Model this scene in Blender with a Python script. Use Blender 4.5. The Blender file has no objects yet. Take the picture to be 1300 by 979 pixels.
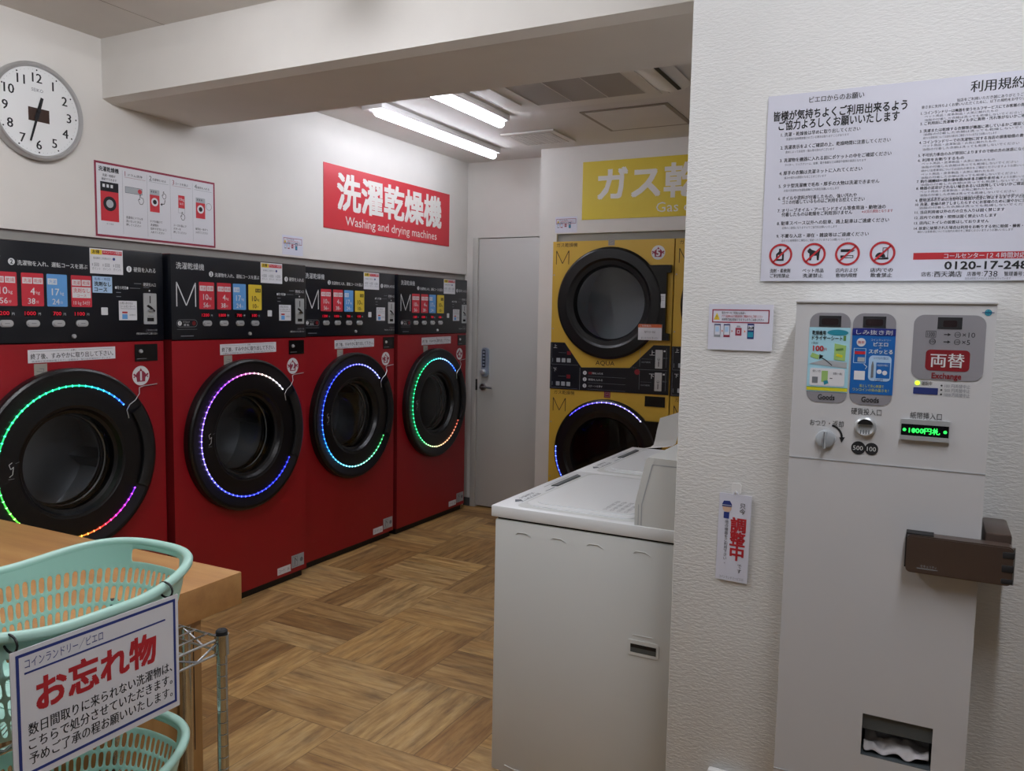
import bpy, bmesh, math, random
from mathutils import Vector, Matrix, noise as mnoise
R = math.radians
PI = math.pi
rnd = random.Random(7)
S = bpy.context.scene
COL = S.collection

# ---------------------------------------------------------------- camera, light, exposure
cd = bpy.data.cameras.new('camera'); cam = bpy.data.objects.new('camera', cd); COL.objects.link(cam)
cd.sensor_fit = 'HORIZONTAL'; cd.sensor_width = 36.0; cd.lens = 1022.23 / 1300 * 36.0
cd.clip_start = 0.05
def cam_basis(yaw, pitch, roll):
    f = Vector((-math.sin(yaw) * math.cos(pitch), math.cos(yaw) * math.cos(pitch), math.sin(pitch)))
    r = Vector((math.cos(yaw), math.sin(yaw), 0)); u = r.cross(f)
    c, s = math.cos(roll), math.sin(roll)
    return c * r + s * u, -s * r + c * u, f
r_, u_, f_ = cam_basis(R(27.6106), R(-5.06686), R(1.046))
cam.matrix_world = Matrix(((r_.x, u_.x, -f_.x, 0), (r_.y, u_.y, -f_.y, 0), (r_.z, u_.z, -f_.z, 1.45), (0, 0, 0, 1)))
S.camera = cam
w = bpy.data.worlds.new('world'); S.world = w; w.use_nodes = True
w.node_tree.nodes['Background'].inputs[0].default_value = (0.6, 0.62, 0.65, 1)
w.node_tree.nodes['Background'].inputs[1].default_value = 0.09
S.view_settings.view_transform = 'Standard'; S.view_settings.look = 'None'
S.view_settings.gamma = 1.0; S.view_settings.use_curve_mapping = False
S.view_settings.exposure = 0.0
TUBE_POWER = 25.0          # emission of the LED tubes over the machines
FRONT_POWER = 85.0          # emission of the LED tubes over the entrance side
S.cycles.use_denoising = True
S.cycles.max_bounces = 8
S.cycles.sample_clamp_indirect = 6.0

# ---------------------------------------------------------------- materials
def lin(h):
    h = h.lstrip('#'); o = []
    for i in (0, 2, 4):
        c = int(h[i:i + 2], 16) / 255
        o.append(c / 12.92 if c <= .04045 else ((c + .055) / 1.055) ** 2.4)
    return (*o, 1)
SPEC = {  # hex, roughness, metallic, coat
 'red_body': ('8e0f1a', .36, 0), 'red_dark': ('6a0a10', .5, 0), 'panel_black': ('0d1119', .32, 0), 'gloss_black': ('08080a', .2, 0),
 'drum_glare': ('d0d3d6', .45, .2), 'bright_steel': ('c4c8ca', .3, .45), 'ring_black': ('060608', .32, 0), 'ring_satin': ('17171c', .3, 0), 'matte_black': ('0b0b0d', .55, 0), 'rubber': ('1a1a1c', .7, 0), 'yellow_body': ('cba53a', .42, 0), 'washer_white': ('d3d6d4', .42, 0),
 'deck_white': ('e4e7e8', .34, 0), 'box_white': ('c9cacc', .38, 0), 'chrome': ('c8ccd0', .12, 1), 'steel': ('a9abad', .28, 1), 'drum': ('b2b4b6', .38, .85),
 'silver': ('c4c6c8', .36, .5), 'bronze': ('6a5b53', .32, .7), 'paper': ('d8d9de', .7, 0), 'sheet': ('d3d5e2', .42, 0), 'ink': ('16181c', .7, 0), 'ink_gray': ('6d7178', .7, 0),
 'ink_red': ('b0202a', .6, 0), 'ink_blue': ('22347c', .6, 0), 'white_print': ('d5d8da', .55, 0), 'gray_print': ('8a8f96', .6, 0), 'card_red': ('c2313f', .45, 0),
 'card_blue': ('5f9ad4', .45, 0), 'card_yellow': ('d9bd3a', .45, 0), 'pale_blue': ('a9c8e6', .5, 0), 'sticker_yellow': ('d8bb2e', .6, 0), 'sticker_orange': ('c9653a', .6, 0),
 'sign_red': ('c42f3a', .4, 0), 'sign_yellow': ('d6bd1c', .45, 0), 'sign_white': ('e2e0da', .5, 0), 'maroon': ('8e2a42', .6, 0), 'navy': ('22306e', .5, 0),
 'gray_tag': ('9a968c', .5, 0), 'pad_gray': ('8b8a90', .45, 0), 'exchange_red': ('7e1620', .45, 0), 'poster_cyan': ('a8d8e8', .35, 0), 'poster_blue': ('1b62ae', .35, 0),
 'poster_navy': ('222a78', .35, 0), 'teal': ('2a8aa0', .4, 0), 'leaf': ('9ac070', .5, 0), 'leaf_dark': ('5d8a48', .5, 0), 'lemon': ('d8d22c', .4, 0), 'skin': ('d6b49a', .6, 0),
 'mint': ('b2dccf', .32, 0), 'tie_black': ('101214', .5, 0), 'door_paint': ('c6c6c2', .45, 0), 'frame_gray': ('b9b7b2', .5, 0), 'base_gray': ('4a4b4c', .6, 0),
 'gap_gray': ('8f8f8a', .6, 0), 'fixture': ('e6e4e2', .4, 0), 'ac_white': ('dcd8d2', .45, 0), 'ac_gray': ('a29d97', .6, 0), 'vent_gray': ('8a8580', .6, 0), 'dark': ('060607', .8, 0),
 'hatch_line': ('8a8074', .5, 0), 'lock_blue': ('a9b6c8', .35, .5), 'key_dark': ('2c3644', .4, 0), 'ceramic_white': ('e4e4e2', .4, 0), 'bag_white': ('c9c6c8', .35, 0), 'clock_face': ('e4e6e6', .5, 0),
 'clock_rim': ('b4b4b4', .3, .6), 'hand_brown': ('38261e', .5, 0), 'display_smoke': ('2c2224', .2, 0), 'ash': ('a7adb2', .5, 0), 'slot_gray': ('4b5254', .4, 0),
}
MATS = {}
def nodes(name):
    m = bpy.data.materials.new(name); m.use_nodes = True
    nt = m.node_tree
    return m, nt, nt.nodes['Principled BSDF'], nt.nodes, nt.links
def mapped(nt, scale, coord='Object'):
    tc = nt.nodes.new('ShaderNodeTexCoord'); mp = nt.nodes.new('ShaderNodeMapping'); mp.inputs['Scale'].default_value = scale
    nt.links.new(tc.outputs[coord], mp.inputs[0]); return mp.outputs[0]
def ramp(nt, src, stops):
    r = nt.nodes.new('ShaderNodeValToRGB'); e = r.color_ramp.elements
    e[0].position, e[0].color = stops[0][0], stops[0][1]; e[1].position, e[1].color = stops[-1][0], stops[-1][1]
    for p, c in stops[1:-1]:
        k = e.new(p); k.color = c
    nt.links.new(src, r.inputs[0]); return r.outputs[0]
def noise_tex(nt, vec, scale, detail=4, rough=.55):
    n = nt.nodes.new('ShaderNodeTexNoise'); n.inputs['Scale'].default_value = scale; n.inputs['Detail'].default_value = detail; n.inputs['Roughness'].default_value = rough
    nt.links.new(vec, n.inputs['Vector']); return n.outputs[0]
def bump(nt, h, b, strength, dist):
    k = nt.nodes.new('ShaderNodeBump'); k.inputs['Strength'].default_value = strength; k.inputs['Distance'].default_value = dist
    nt.links.new(h, k.inputs['Height']); nt.links.new(k.outputs[0], b.inputs['Normal'])
def mat(name):
    if name in MATS: return MATS[name]
    hx, ro, me = SPEC[name]
    m, nt, b, N, L = nodes(name)
    b.inputs['Base Color'].default_value = lin(hx); b.inputs['Metallic'].default_value = me; b.inputs['Roughness'].default_value = ro
    if name in ('red_body', 'yellow_body', 'washer_white', 'box_white', 'door_paint', 'mint'):   # fine paint mottling
        v = mapped(nt, (1, 1, 1)); n = noise_tex(nt, v, 260 if name != 'mint' else 40, 2)
        bump(nt, n, b, .06, .0008)
        r = N.new('ShaderNodeMapRange'); r.inputs[3].default_value = ro - .05; r.inputs[4].default_value = ro + .07
        L.new(noise_tex(nt, v, 7, 4), r.inputs[0]); L.new(r.outputs[0], b.inputs['Roughness'])
    MATS[name] = m; return m
def emat(name, hx, strength, base='101010'):
    m, nt, b, N, L = nodes(name)
    b.inputs['Base Color'].default_value = lin(base); b.inputs['Emission Color'].default_value = lin(hx); b.inputs['Emission Strength'].default_value = strength
    MATS[name] = m; return m
emat('tube_light', 'eef2ff', TUBE_POWER, 'f0f0f0'); emat('tube_front', 'f7f8ff', FRONT_POWER, 'f0f0f0')
emat('digit_red', 'f01838', .75); emat('digit_green', '30ff60', 1.6); emat('lamp_green', 'c8ff30', 2.2)
def wall_mat(name, hx, sc, strength, dist):
    m, nt, b, N, L = nodes(name)
    v = mapped(nt, sc); n = noise_tex(nt, v, 1.0, 5, .6)
    b.inputs['Roughness'].default_value = .75
    c = lin(hx); d = tuple(x * .93 for x in c[:3]) + (1,)
    L.new(ramp(nt, noise_tex(nt, mapped(nt, (1, 1, 1)), 3.0, 3), [(.3, d), (.7, c)]), b.inputs['Base Color'])
    bump(nt, n, b, strength, dist); MATS[name] = m; return m
wall_mat('wallpaper', 'dedbd5', (90, 90, 150), .25, .0012)
wall_mat('wallpaper_rough', 'dfe0de', (70, 70, 210), .9, .003)
wall_mat('ceiling_board', 'dcd8d3', (60, 60, 60), .25, .001)
def glass_mat():
    m = bpy.data.materials.new('door_glass'); m.use_nodes = True; nt = m.node_tree; N, L = nt.nodes, nt.links
    N.clear(); o = N.new('ShaderNodeOutputMaterial'); mx = N.new('ShaderNodeMixShader'); t = N.new('ShaderNodeBsdfTransparent'); g = N.new('ShaderNodeBsdfGlossy'); fr = N.new('ShaderNodeFresnel')
    t.inputs[0].default_value = (.72, .74, .76, 1); g.inputs['Roughness'].default_value = .03; fr.inputs[0].default_value = 1.45
    L.new(fr.outputs[0], mx.inputs[0]); L.new(t.outputs[0], mx.inputs[1]); L.new(g.outputs[0], mx.inputs[2]); L.new(mx.outputs[0], o.inputs[0])
    MATS['door_glass'] = m
glass_mat()
def led_mat():
    m, nt, b, N, L = nodes('led_light'); a = N.new('ShaderNodeAttribute'); a.attribute_name = 'glow'
    b.inputs['Base Color'].default_value = (.02, .02, .02, 1)
    L.new(a.outputs['Color'], b.inputs['Emission Color']); b.inputs['Emission Strength'].default_value = 1.0; MATS['led_light'] = m
led_mat()
def wood_mat(name, a, c, d, sc):
    m, nt, b, N, L = nodes(name)
    n = noise_tex(nt, mapped(nt, sc), 1.0, 6, .6)
    L.new(ramp(nt, n, [(.3, lin(a)), (.5, lin(c)), (.72, lin(d))]), b.inputs['Base Color']); b.inputs['Roughness'].default_value = .5; MATS[name] = m
wood_mat('table_wood', 'a8794a', 'b98953', 'c4965e', (1.5, 16, 16))
wood_mat('leg_wood', '9c7546', 'ab8350', 'b68f5c', (18, 18, 1.2))
def floor_mat():
    m, nt, b, N, L = nodes('floor_parquet')
    tc = N.new('ShaderNodeTexCoord'); sp = N.new('ShaderNodeSeparateXYZ'); L.new(tc.outputs['Object'], sp.inputs[0])
    def M(op, a, bb=None, cc=None):
        k = N.new('ShaderNodeMath'); k.operation = op
        for i, v in enumerate((a, bb, cc)):
            if v is None: continue
            if isinstance(v, (int, float)): k.inputs[i].default_value = v
            else: L.new(v, k.inputs[i])
        return k.outputs[0]
    SZ = .467; X = M('DIVIDE', M('ADD', sp.outputs[0], 1.75), SZ); Y = M('DIVIDE', M('SUBTRACT', sp.outputs[1], 2.10), SZ)
    cx, cy = M('FLOOR', X), M('FLOOR', Y)
    par = M('FLOORED_MODULO', M('ADD', cx, cy), 2.0)         # 1: planks along x
    fx, fy = M('SUBTRACT', X, cx), M('SUBTRACT', Y, cy)
    def mix(a, bb): return M('ADD', M('MULTIPLY', a, par), M('MULTIPLY', bb, M('SUBTRACT', 1.0, par)))
    along, across = mix(fx, fy), mix(fy, fx)
    pk = M('FLOOR', M('MULTIPLY', across, 3.0)); pf = M('SUBTRACT', M('MULTIPLY', across, 3.0), pk)
    cv = N.new('ShaderNodeCombineXYZ'); L.new(cx, cv.inputs[0]); L.new(cy, cv.inputs[1]); L.new(pk, cv.inputs[2])
    wn = N.new('ShaderNodeTexWhiteNoise'); L.new(cv.outputs[0], wn.inputs['Vector'])
    gv = N.new('ShaderNodeCombineXYZ'); L.new(M('MULTIPLY', along, 1.6), gv.inputs[0]); L.new(M('MULTIPLY', across, 13.0), gv.inputs[1]); L.new(M('MULTIPLY', wn.outputs['Value'], 60.0), gv.inputs[2])
    g1 = noise_tex(nt, gv.outputs[0], 1.3, 7, .66)
    gv2 = N.new('ShaderNodeCombineXYZ'); L.new(M('MULTIPLY', along, 2.2), gv2.inputs[0]); L.new(M('MULTIPLY', across, 7.0), gv2.inputs[1]); L.new(M('MULTIPLY', wn.outputs['Value'], 33.0), gv2.inputs[2])
    g2 = noise_tex(nt, gv2.outputs[0], 1.2, 5, .6)
    base = ramp(nt, g1, [(.26, lin('7c5e3e')), (.42, lin('a1804f')), (.58, lin('ba9b66')), (.78, lin('ccb285'))])
    tone = ramp(nt, wn.outputs['Value'], [(0, (.60, .50, .40, 1)), (.2, (.86, .80, .74, 1)), (.4, (1.02, .99, .98, 1)), (.6, (1.08, 1.09, 1.12, 1)), (.8, (1.16, 1.10, .98, 1)), (1, (.80, .68, .56, 1))])
    mx = N.new('ShaderNodeMix'); mx.data_type = 'RGBA'; mx.blend_type = 'MULTIPLY'; mx.inputs[0].default_value = 1
    L.new(base, mx.inputs[6]); L.new(tone, mx.inputs[7])
    m2 = N.new('ShaderNodeMix'); m2.data_type = 'RGBA'; m2.blend_type = 'MULTIPLY'; m2.inputs[0].default_value = 1
    L.new(mx.outputs[2], m2.inputs[6]); L.new(ramp(nt, g2, [(.28, (.62, .62, .68, 1)), (.44, (.98, .96, .96, 1)), (.72, (1.16, 1.12, 1.04, 1))]), m2.inputs[7])
    edge = M('MINIMUM', M('MINIMUM', pf, M('SUBTRACT', 1.0, pf)), M('MULTIPLY', M('MINIMUM', along, M('SUBTRACT', 1.0, along)), 3.0))
    gap = M('LESS_THAN', edge, .012)
    m3 = N.new('ShaderNodeMix'); m3.data_type = 'RGBA'; L.new(M('MULTIPLY', gap, .45), m3.inputs[0]); L.new(m2.outputs[2], m3.inputs[6]); m3.inputs[7].default_value = lin('3e2b1a')
    L.new(m3.outputs[2], b.inputs['Base Color']); b.inputs['Roughness'].default_value = .55
    bump(nt, g1, b, .12, .001); MATS['floor_parquet'] = m
floor_mat()

# ---------------------------------------------------------------- mesh builder
TXT = {}
def glyphs(k):
    s = k
    if k not in TXT:
        cu = bpy.data.curves.new('lettering', 'FONT'); cu.body = s; cu.resolution_u = 2
        o = bpy.data.objects.new('lettering', cu); me = o.to_mesh()
        vs = [(v.co.x, v.co.y) for v in me.vertices]; fs = [tuple(p.vertices) for p in me.polygons]
        o.to_mesh_clear(); bpy.data.objects.remove(o); bpy.data.curves.remove(cu)
        TXT[k] = (vs, fs)
    return TXT[k]
FRONT = lambda u, v, n: (u, -n, v)          # faces -y
class MB:
    def __init__(s, T=FRONT): s.v = []; s.f = []; s.m = []; s.names = []; s.T = T
    def mi(s, m):
        if m not in s.names: s.names.append(m)
        return s.names.index(m)
    def add(s, vs, fs, m):
        o = len(s.v); i = s.mi(m); s.v += [tuple(p) for p in vs]
        for f in fs: s.f.append(tuple(o + k for k in f)); s.m.append(i)
    def uv(s, pts, fs, m): s.add([s.T(*p) for p in pts], fs, m)
    def box(s, x0, x1, y0, y1, z0, z1, m, bev=0, seg=2):
        bm = bmesh.new(); bmesh.ops.create_cube(bm, size=1)
        for v in bm.verts: v.co = Vector(((x0 + x1) / 2 + v.co.x * (x1 - x0), (y0 + y1) / 2 + v.co.y * (y1 - y0), (z0 + z1) / 2 + v.co.z * (z1 - z0)))
        if bev: bmesh.ops.bevel(bm, geom=bm.edges[:], offset=bev, segments=seg, affect='EDGES', profile=.5)
        bm.verts.index_update(); s.add([v.co[:] for v in bm.verts], [[v.index for v in f.verts] for f in bm.faces], m); bm.free(); return s
    # flat shapes on the (u, v) face at height n
    def poly(s, pts, m, n=.0006): s.uv([(a, b, n) for a, b in pts], [range(len(pts))], m); return s
    def rect(s, u0, v0, u1, v1, m, n=.0006): return s.poly([(u0, v0), (u1, v0), (u1, v1), (u0, v1)], m, n)
    def rr(s, u0, v0, u1, v1, r, m, n=.0006): return s.poly(rrect(u0, v0, u1, v1, r), m, n)
    def disc(s, u, v, r, m, n=.0006, seg=32, sx=1): return s.poly([(u + sx * r * math.cos(2 * PI * k / seg), v + r * math.sin(2 * PI * k / seg)) for k in range(seg)], m, n)
    def ring(s, u, v, r0, r1, m, n=.0006, seg=40):
        P = [(u + r * math.cos(2 * PI * k / seg), v + r * math.sin(2 * PI * k / seg), n) for r in (r0, r1) for k in range(seg)]
        s.uv(P, [(k, (k + 1) % seg, seg + (k + 1) % seg, seg + k) for k in range(seg)], m); return s
    def frame(s, u0, v0, u1, v1, w, m, n=.0006):
        s.rect(u0, v0, u1, v0 + w, m, n); s.rect(u0, v1 - w, u1, v1, m, n); s.rect(u0, v0 + w, u0 + w, v1 - w, m, n); return s.rect(u1 - w, v0 + w, u1, v1 - w, m, n)
    def line(s, pts, w, m, n=.0006):
        for (a, b), (c, d) in zip(pts, pts[1:]):
            l = math.hypot(c - a, d - b) or 1; px, py = -(d - b) / l * w / 2, (c - a) / l * w / 2
            s.poly([(a - px, b - py), (c - px, d - py), (c + px, d + py), (a + px, b + py)], m, n)
        return s
    def text(s, t, u, v, h, m, al='l', w=None, bold=0.0, n=.0010):
        vs, fs = glyphs(t)
        if not vs: return s
        cjk = any(ord(c) > 0x2000 for c in t)
        k = h / (.92 if cjk else .69); cy = .385 if cjk else .345
        x0 = min(p[0] for p in vs); x1 = max(p[0] for p in vs); kx = k if w is None else w / (x1 - x0)
        W = (x1 - x0) * kx; off = {'l': 0, 'c': -W / 2, 'r': -W}[al]
        for q, (dx, dy) in enumerate(((0, 0),) if not bold else ((-bold, -bold), (bold, bold), (-bold, bold), (bold, -bold)) if bold > .018 else ((-bold, 0), (bold, 0))):   # heavier strokes
            s.uv([(u + off + (x - x0 + dx) * kx, v + (y - cy + dy) * k, n + q * .00008) for x, y in vs], fs, m)
        return s
    # solids on the face
    def ext(s, pts, n0, n1, m):
        k = len(pts); s.uv([(a, b, n0) for a, b in pts] + [(a, b, n1) for a, b in pts], [range(k - 1, -1, -1), range(k, 2 * k)] + [(i, (i + 1) % k, k + (i + 1) % k, k + i) for i in range(k)], m); return s
    def lathe(s, prof, u, v, m, seg=64, cap=None, a0=0, a1=2 * PI):
        full = abs(a1 - a0 - 2 * PI) < 1e-6; cnt = seg if full else seg + 1; P = []
        for r, n in prof:
            for k in range(cnt):
                a = a0 + (a1 - a0) * k / seg; P.append((u + r * math.cos(a), v + r * math.sin(a), n))
        F = []
        for i in range(len(prof) - 1):
            for k in range(seg):
                q = (k + 1) % cnt; F.append((i * cnt + k, i * cnt + q, (i + 1) * cnt + q, (i + 1) * cnt + k))
        if cap is not None: F.append(tuple(range((len(prof) - 1) * cnt, len(prof) * cnt)))
        s.uv(P, F, m); return s
    def plate_hole(s, u0, v0, u1, v1, cu, cv, r, n, m, seg=64):
        an = sorted([2 * PI * k / seg for k in range(seg)] + [math.atan2(y - cv, x - cu) % (2 * PI) for x in (u0, u1) for y in (v0, v1)])
        A = []; B = []
        for a in an:
            c, d = math.cos(a), math.sin(a)
            t = min(((u1 if c > 0 else u0) - cu) / c if abs(c) > 1e-9 else 9e9, ((v1 if d > 0 else v0) - cv) / d if abs(d) > 1e-9 else 9e9)
            A.append((cu + r * c, cv + r * d, n)); B.append((cu + t * c, cv + t * d, n))
        k = len(an); s.uv(A + B, [(i, (i + 1) % k, k + (i + 1) % k, k + i) for i in range(k)], m); return s
    def tube(s, pts, r, m, seg=10, closed=False):
        pts = [Vector(p) for p in pts]; k = len(pts); V = []; F = []; up = None
        for i, p in enumerate(pts):
            t = (pts[(i + 1) % k] - pts[i - 1]) if closed or 0 < i < k - 1 else (pts[1] - pts[0] if i == 0 else pts[-1] - pts[-2])
            t.normalize()
            if up is None: up = t.orthogonal().normalized()
            up = (up - t * up.dot(t)).normalized(); sd = t.cross(up)
            V += [p + r * (math.cos(2 * PI * j / seg) * up + math.sin(2 * PI * j / seg) * sd) for j in range(seg)]
        for i in range(k if closed else k - 1):
            q = (i + 1) % k
            for j in range(seg): F.append((i * seg + j, i * seg + (j + 1) % seg, q * seg + (j + 1) % seg, q * seg + j))
        if not closed: F += [tuple(range(seg)), tuple(range((k - 1) * seg, k * seg))]
        s.add(V, F, m); return s
    def build(s, name, parent=None, loc=None, rz=0, recalc=True, mods=None):
        me = bpy.data.meshes.new(name); me.from_pydata(s.v, [], s.f)
        for n in s.names: me.materials.append(MATS[n] if n in MATS else mat(n))
        me.polygons.foreach_set('material_index', s.m)
        if recalc:
            bm = bmesh.new(); bm.from_mesh(me); bmesh.ops.recalc_face_normals(bm, faces=bm.faces[:]); bm.to_mesh(me); bm.free()
        me.shade_smooth(); me.set_sharp_from_angle(angle=R(38))
        o = bpy.data.objects.new(name, me); COL.objects.link(o)
        if parent: o.parent = parent
        if loc: o.location = loc
        o.rotation_euler.z = rz
        if mods: mods(o)
        return o
def rrect(u0, v0, u1, v1, r, k=6):
    P = []
    for cu, cv, a in ((u1 - r, v1 - r, 0), (u0 + r, v1 - r, 90), (u0 + r, v0 + r, 180), (u1 - r, v0 + r, 270)):
        P += [(cu + r * math.cos(R(a + 90 * i / k)), cv + r * math.sin(R(a + 90 * i / k))) for i in range(k + 1)]
    return P
def thing(name, label, cat, loc=(0, 0, 0), rz=0, group=None):
    o = bpy.data.objects.new(name, None); o.empty_display_size = .05; COL.objects.link(o); o.location = loc; o.rotation_euler.z = rz
    return tag(o, label, cat, group)
def tag(o, label, cat, group=None):
    o['label'] = label; o['category'] = cat
    if group: o['group'] = group
    return o
def struct(o): o['kind'] = 'structure'; return o
def arc(u, v, r, a0, a1, k=24): return [(u + r * math.cos(R(a0 + (a1 - a0) * i / k)), v + r * math.sin(R(a0 + (a1 - a0) * i / k))) for i in range(k + 1)]

# ---------------------------------------------------------------- the room
CZ = 2.545
struct(MB().box(-4.0, 2.4, -2.5, 5.9, -.06, 0, 'floor_parquet').build('floor'))
struct(MB().box(-4.0, 2.4, -2.5, 5.9, CZ, CZ + .06, 'ceiling_board').build('ceiling'))
b = MB(); b.box(-4.0, -3.1, -2.5, 5.9, 1.735, CZ, 'wallpaper'); b.box(-4.0, -3.85, -2.5, 5.9, 0, 1.735, 'wallpaper'); b.box(-3.85, -3.1, -2.5, 1.565, 0, 1.735, 'wallpaper')
struct(b.build('wall_left'))
struct(MB().box(-3.16, -3.115, 1.566, 5.17, 1.69, 1.734, 'gap_gray').build('trim_1'))
b = MB(); b.box(-3.849, -3.0, 5.171, 5.32, 0, 1.7345, 'wallpaper'); b.box(-3.099, -2.38, 5.171, 5.32, 2.0, CZ, 'wallpaper'); b.box(-3.099, -3.0, 5.171, 5.32, 1.7345, 2.0, 'wallpaper'); b.box(-3.05, -2.38, 5.26, 5.32, 0, 2.0, 'dark')
struct(b.build('wall_back'))
b = MB(); b.box(-2.389, -.44, 4.928, 5.9, 1.985, CZ, 'wallpaper'); b.box(-2.389, -2.262, 4.928, 5.9, 0, 1.985, 'wallpaper'); b.box(-2.262, -.44, 5.75, 5.9, 0, 1.985, 'wallpaper')
struct(b.build('wall_rear'))
struct(MB().box(-2.26, -.46, 4.945, 4.99, 1.935, 1.984, 'gap_gray').build('trim_2'))
struct(MB().box(-.45, -.3, 2.05, 5.75, 0, CZ, 'wallpaper').build('wall_right'))
struct(MB().box(-.539, 2.4, 1.9, 2.05, 0, CZ, 'wallpaper_rough', .004).build('wall_partition'))
b = MB(T=lambda u, v, n: (n, u, v)); b.ext([(2.231, CZ), (2.231, 2.306), (2.274, 2.291), (2.70, 2.287), (2.70, CZ)], -3.1, -.3, 'wallpaper')
o = struct(b.build('ceiling_beam')); o.data.shade_flat()
struct(MB().box(-3.1, -3.045, 5.16, 5.171, 0, .062, 'base_gray').build('baseboard_back'))
b = MB()
for x in (-2.72,): b.box(x - .0015, x + .0015, -2.4, 2.231, CZ - .0006, CZ + .001, 'hatch_line')
struct(b.build('trim_3'))
# door
d = struct(MB().box(-2.996, -2.4, 5.172, 5.205, .012, 1.994, 'door_paint', .002).build('door_1'))
b = MB(); b.box(-3.043, -3.0, 5.158, 5.172, 0, 2.0, 'frame_gray', .003); b.build('door_frame', d)
b = MB(); b.ext(rrect(-2.953, .985, -2.897, 1.2, .024), 0, .022, 'lock_blue'); b.T = lambda u, v, n: (u, 5.172 - n, v); b.v = []; b.f = []; b.m = []
b.ext(rrect(-2.953, .985, -2.897, 1.2, .024), 0, .022, 'lock_blue'); b.ext(rrect(-2.944, 1.055, -2.918, 1.185, .006), .022, .024, 'key_dark')
for k in range(5): b.rect(-2.94, 1.066 + k * .024, -2.922, 1.08 + k * .024, 'lock_blue', .0248)
b.lathe([(.0, .05), (.014, .05), (.019, .044), (.019, .022)], -2.934, 1.022, 'silver', 24); b.build('keypad_lock', d)
b = MB(T=lambda u, v, n: (u, 5.172 - n, v)); b.lathe([(.0, .012), (.022, .012), (.026, .008), (.026, 0)], -2.945, .908, 'steel', 28); b.lathe([(.0, .05), (.009, .05), (.009, .01)], -2.945, .908, 'steel', 16)
b.tube([b.T(-2.945, .908, .046), b.T(-2.90, .911, .05), b.T(-2.85, .908, .046)], .007, 'steel'); b.build('door_handle', d)
MB().box(-3.003, -2.997, 5.155, 5.172, .883, .965, 'matte_black').build('latch', d)

# ---------------------------------------------------------------- lamps on the ceiling
def batten(x, y0, y1, m, label, group):
    t = thing('ceiling_light', label, 'light', (x, (y0 + y1) / 2, CZ), 0, group); l = (y1 - y0) / 2
    MB().box(-.09, .045, -l - .01, l + .01, -.035, -.0005, 'fixture', .006).build('light_base', t)
    b = MB(); r = .019; pts = [(0, -l + .0, -.05)] ; P = []
    for k in range(7): a = PI / 2 * k / 6; P.append((-l + r - r * math.cos(a), r * math.sin(a)))
    prof = P + [(-y, rr_) for y, rr_ in reversed(P)]
    V = []; F = []; sg = 20
    for y, q in prof:
        for j in range(sg): a = 2 * PI * j / sg; V.append((1.25 * max(q, .001) * math.cos(a), y, -.052 + max(q, .001) * math.sin(a)))
    for i in range(len(prof) - 1):
        for j in range(sg): F.append((i * sg + j, i * sg + (j + 1) % sg, (i + 1) * sg + (j + 1) % sg, (i + 1) * sg + j))
    b.add(V, F, m); b.build('tube', t)
batten(-2.665, 3.50, 4.78, 'tube_light', 'lit LED batten on the ceiling closest to the wall of red machines', 'ceiling battens above the machines')
batten(-2.19, 2.76, 4.01, 'tube_light', 'lit LED batten on the ceiling next to the air conditioner, partly behind the beam', 'ceiling battens above the machines')
batten(-1.75, .6, 1.85, 'tube_front', 'LED batten over the folding table in front of the beam', 'ceiling battens by the entrance')
batten(.15, .2, 1.45, 'tube_front', 'LED batten over the aisle facing the change machine', 'ceiling battens by the entrance')
# air conditioner
t = thing('ceiling_air_conditioner', 'white ceiling air conditioner panel with a grey grille', 'air conditioner', (-1.6, 3.6, CZ))
DN = lambda u, v, n: (u, v, -n)
b = MB(T=DN); b.ext(rrect(-.47, -.36, .40, .32, .05), .0005, .022, 'ac_white'); b.ext(rrect(-.44, -.33, .37, .29, .04), .022, .028, 'ac_white'); b.build('panel', t)
b = MB(T=DN); b.rect(-.27, -.30, .31, .20, 'ac_gray', .0286)
for k in range(4): b.box(-.27 + k * .1925, -.266 + k * .1925, -.298, .198, -.0305, -.0288, 'ac_white')
b.build('grille', t)
b = MB(T=DN); b.ext(rrect(-.44, -.28, -.34, .17, .02), .028, .034, 'ac_white'); b.rect(-.45, -.26, -.44, .15, 'vent_gray', .0345); b.build('louver', t)
b = MB(T=lambda u, v, n: (u, n, v)); b.ext([(.36, -.02), (.44, -.05), (.5, -.045), (.54, -.02), (.52, -.0006), (.36, -.0006)], -.30, .16, 'ac_white'); b.build('louver', t)
b = MB(T=lambda u, v, n: (u, n, v)); b.ext([(.478, -.04), (.487, -.054), (.505, -.052), (.497, -.04)], -.28, .12, 'matte_black'); b.build('vane', t)
t = thing('ceiling_vent', 'square white ventilation grille on the ceiling near the back wall', 'vent', (-2.245, 4.585, CZ))
b = MB(T=DN); b.frame(-.18, -.17, .18, .17, .035, 'ac_white', .012); b.box(-.18, .18, -.17, .17, -.011, -.0005, 'ac_white', .003); b.build('frame', t)
b = MB(T=DN); b.rect(-.145, -.135, .145, .135, 'dark', .0125)
for k in range(11): b.box(-.145 + k * .0279, -.133 + k * .0279, -.135, .135, -.016, -.013, 'ac_white'); b.box(-.145, .145, -.135 + k * .0259, -.124 + k * .0259, -.0165, -.0135, 'ac_white')
b.build('grille', t)
t = thing('ceiling_hatch', 'ceiling access hatch with a thin brownish frame above the yellow sign', 'hatch', (-1.525, 4.35, CZ))
b = MB(T=DN); b.frame(-.245, -.24, .245, .24, .02, 'hatch_line', .006); b.box(-.245, .245, -.24, .24, -.005, -.0005, 'hatch_line'); b.build('frame', t)
MB().box(-.222, .222, -.217, .217, -.0075, -.0051, 'ceiling_board').build('panel', t)

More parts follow.
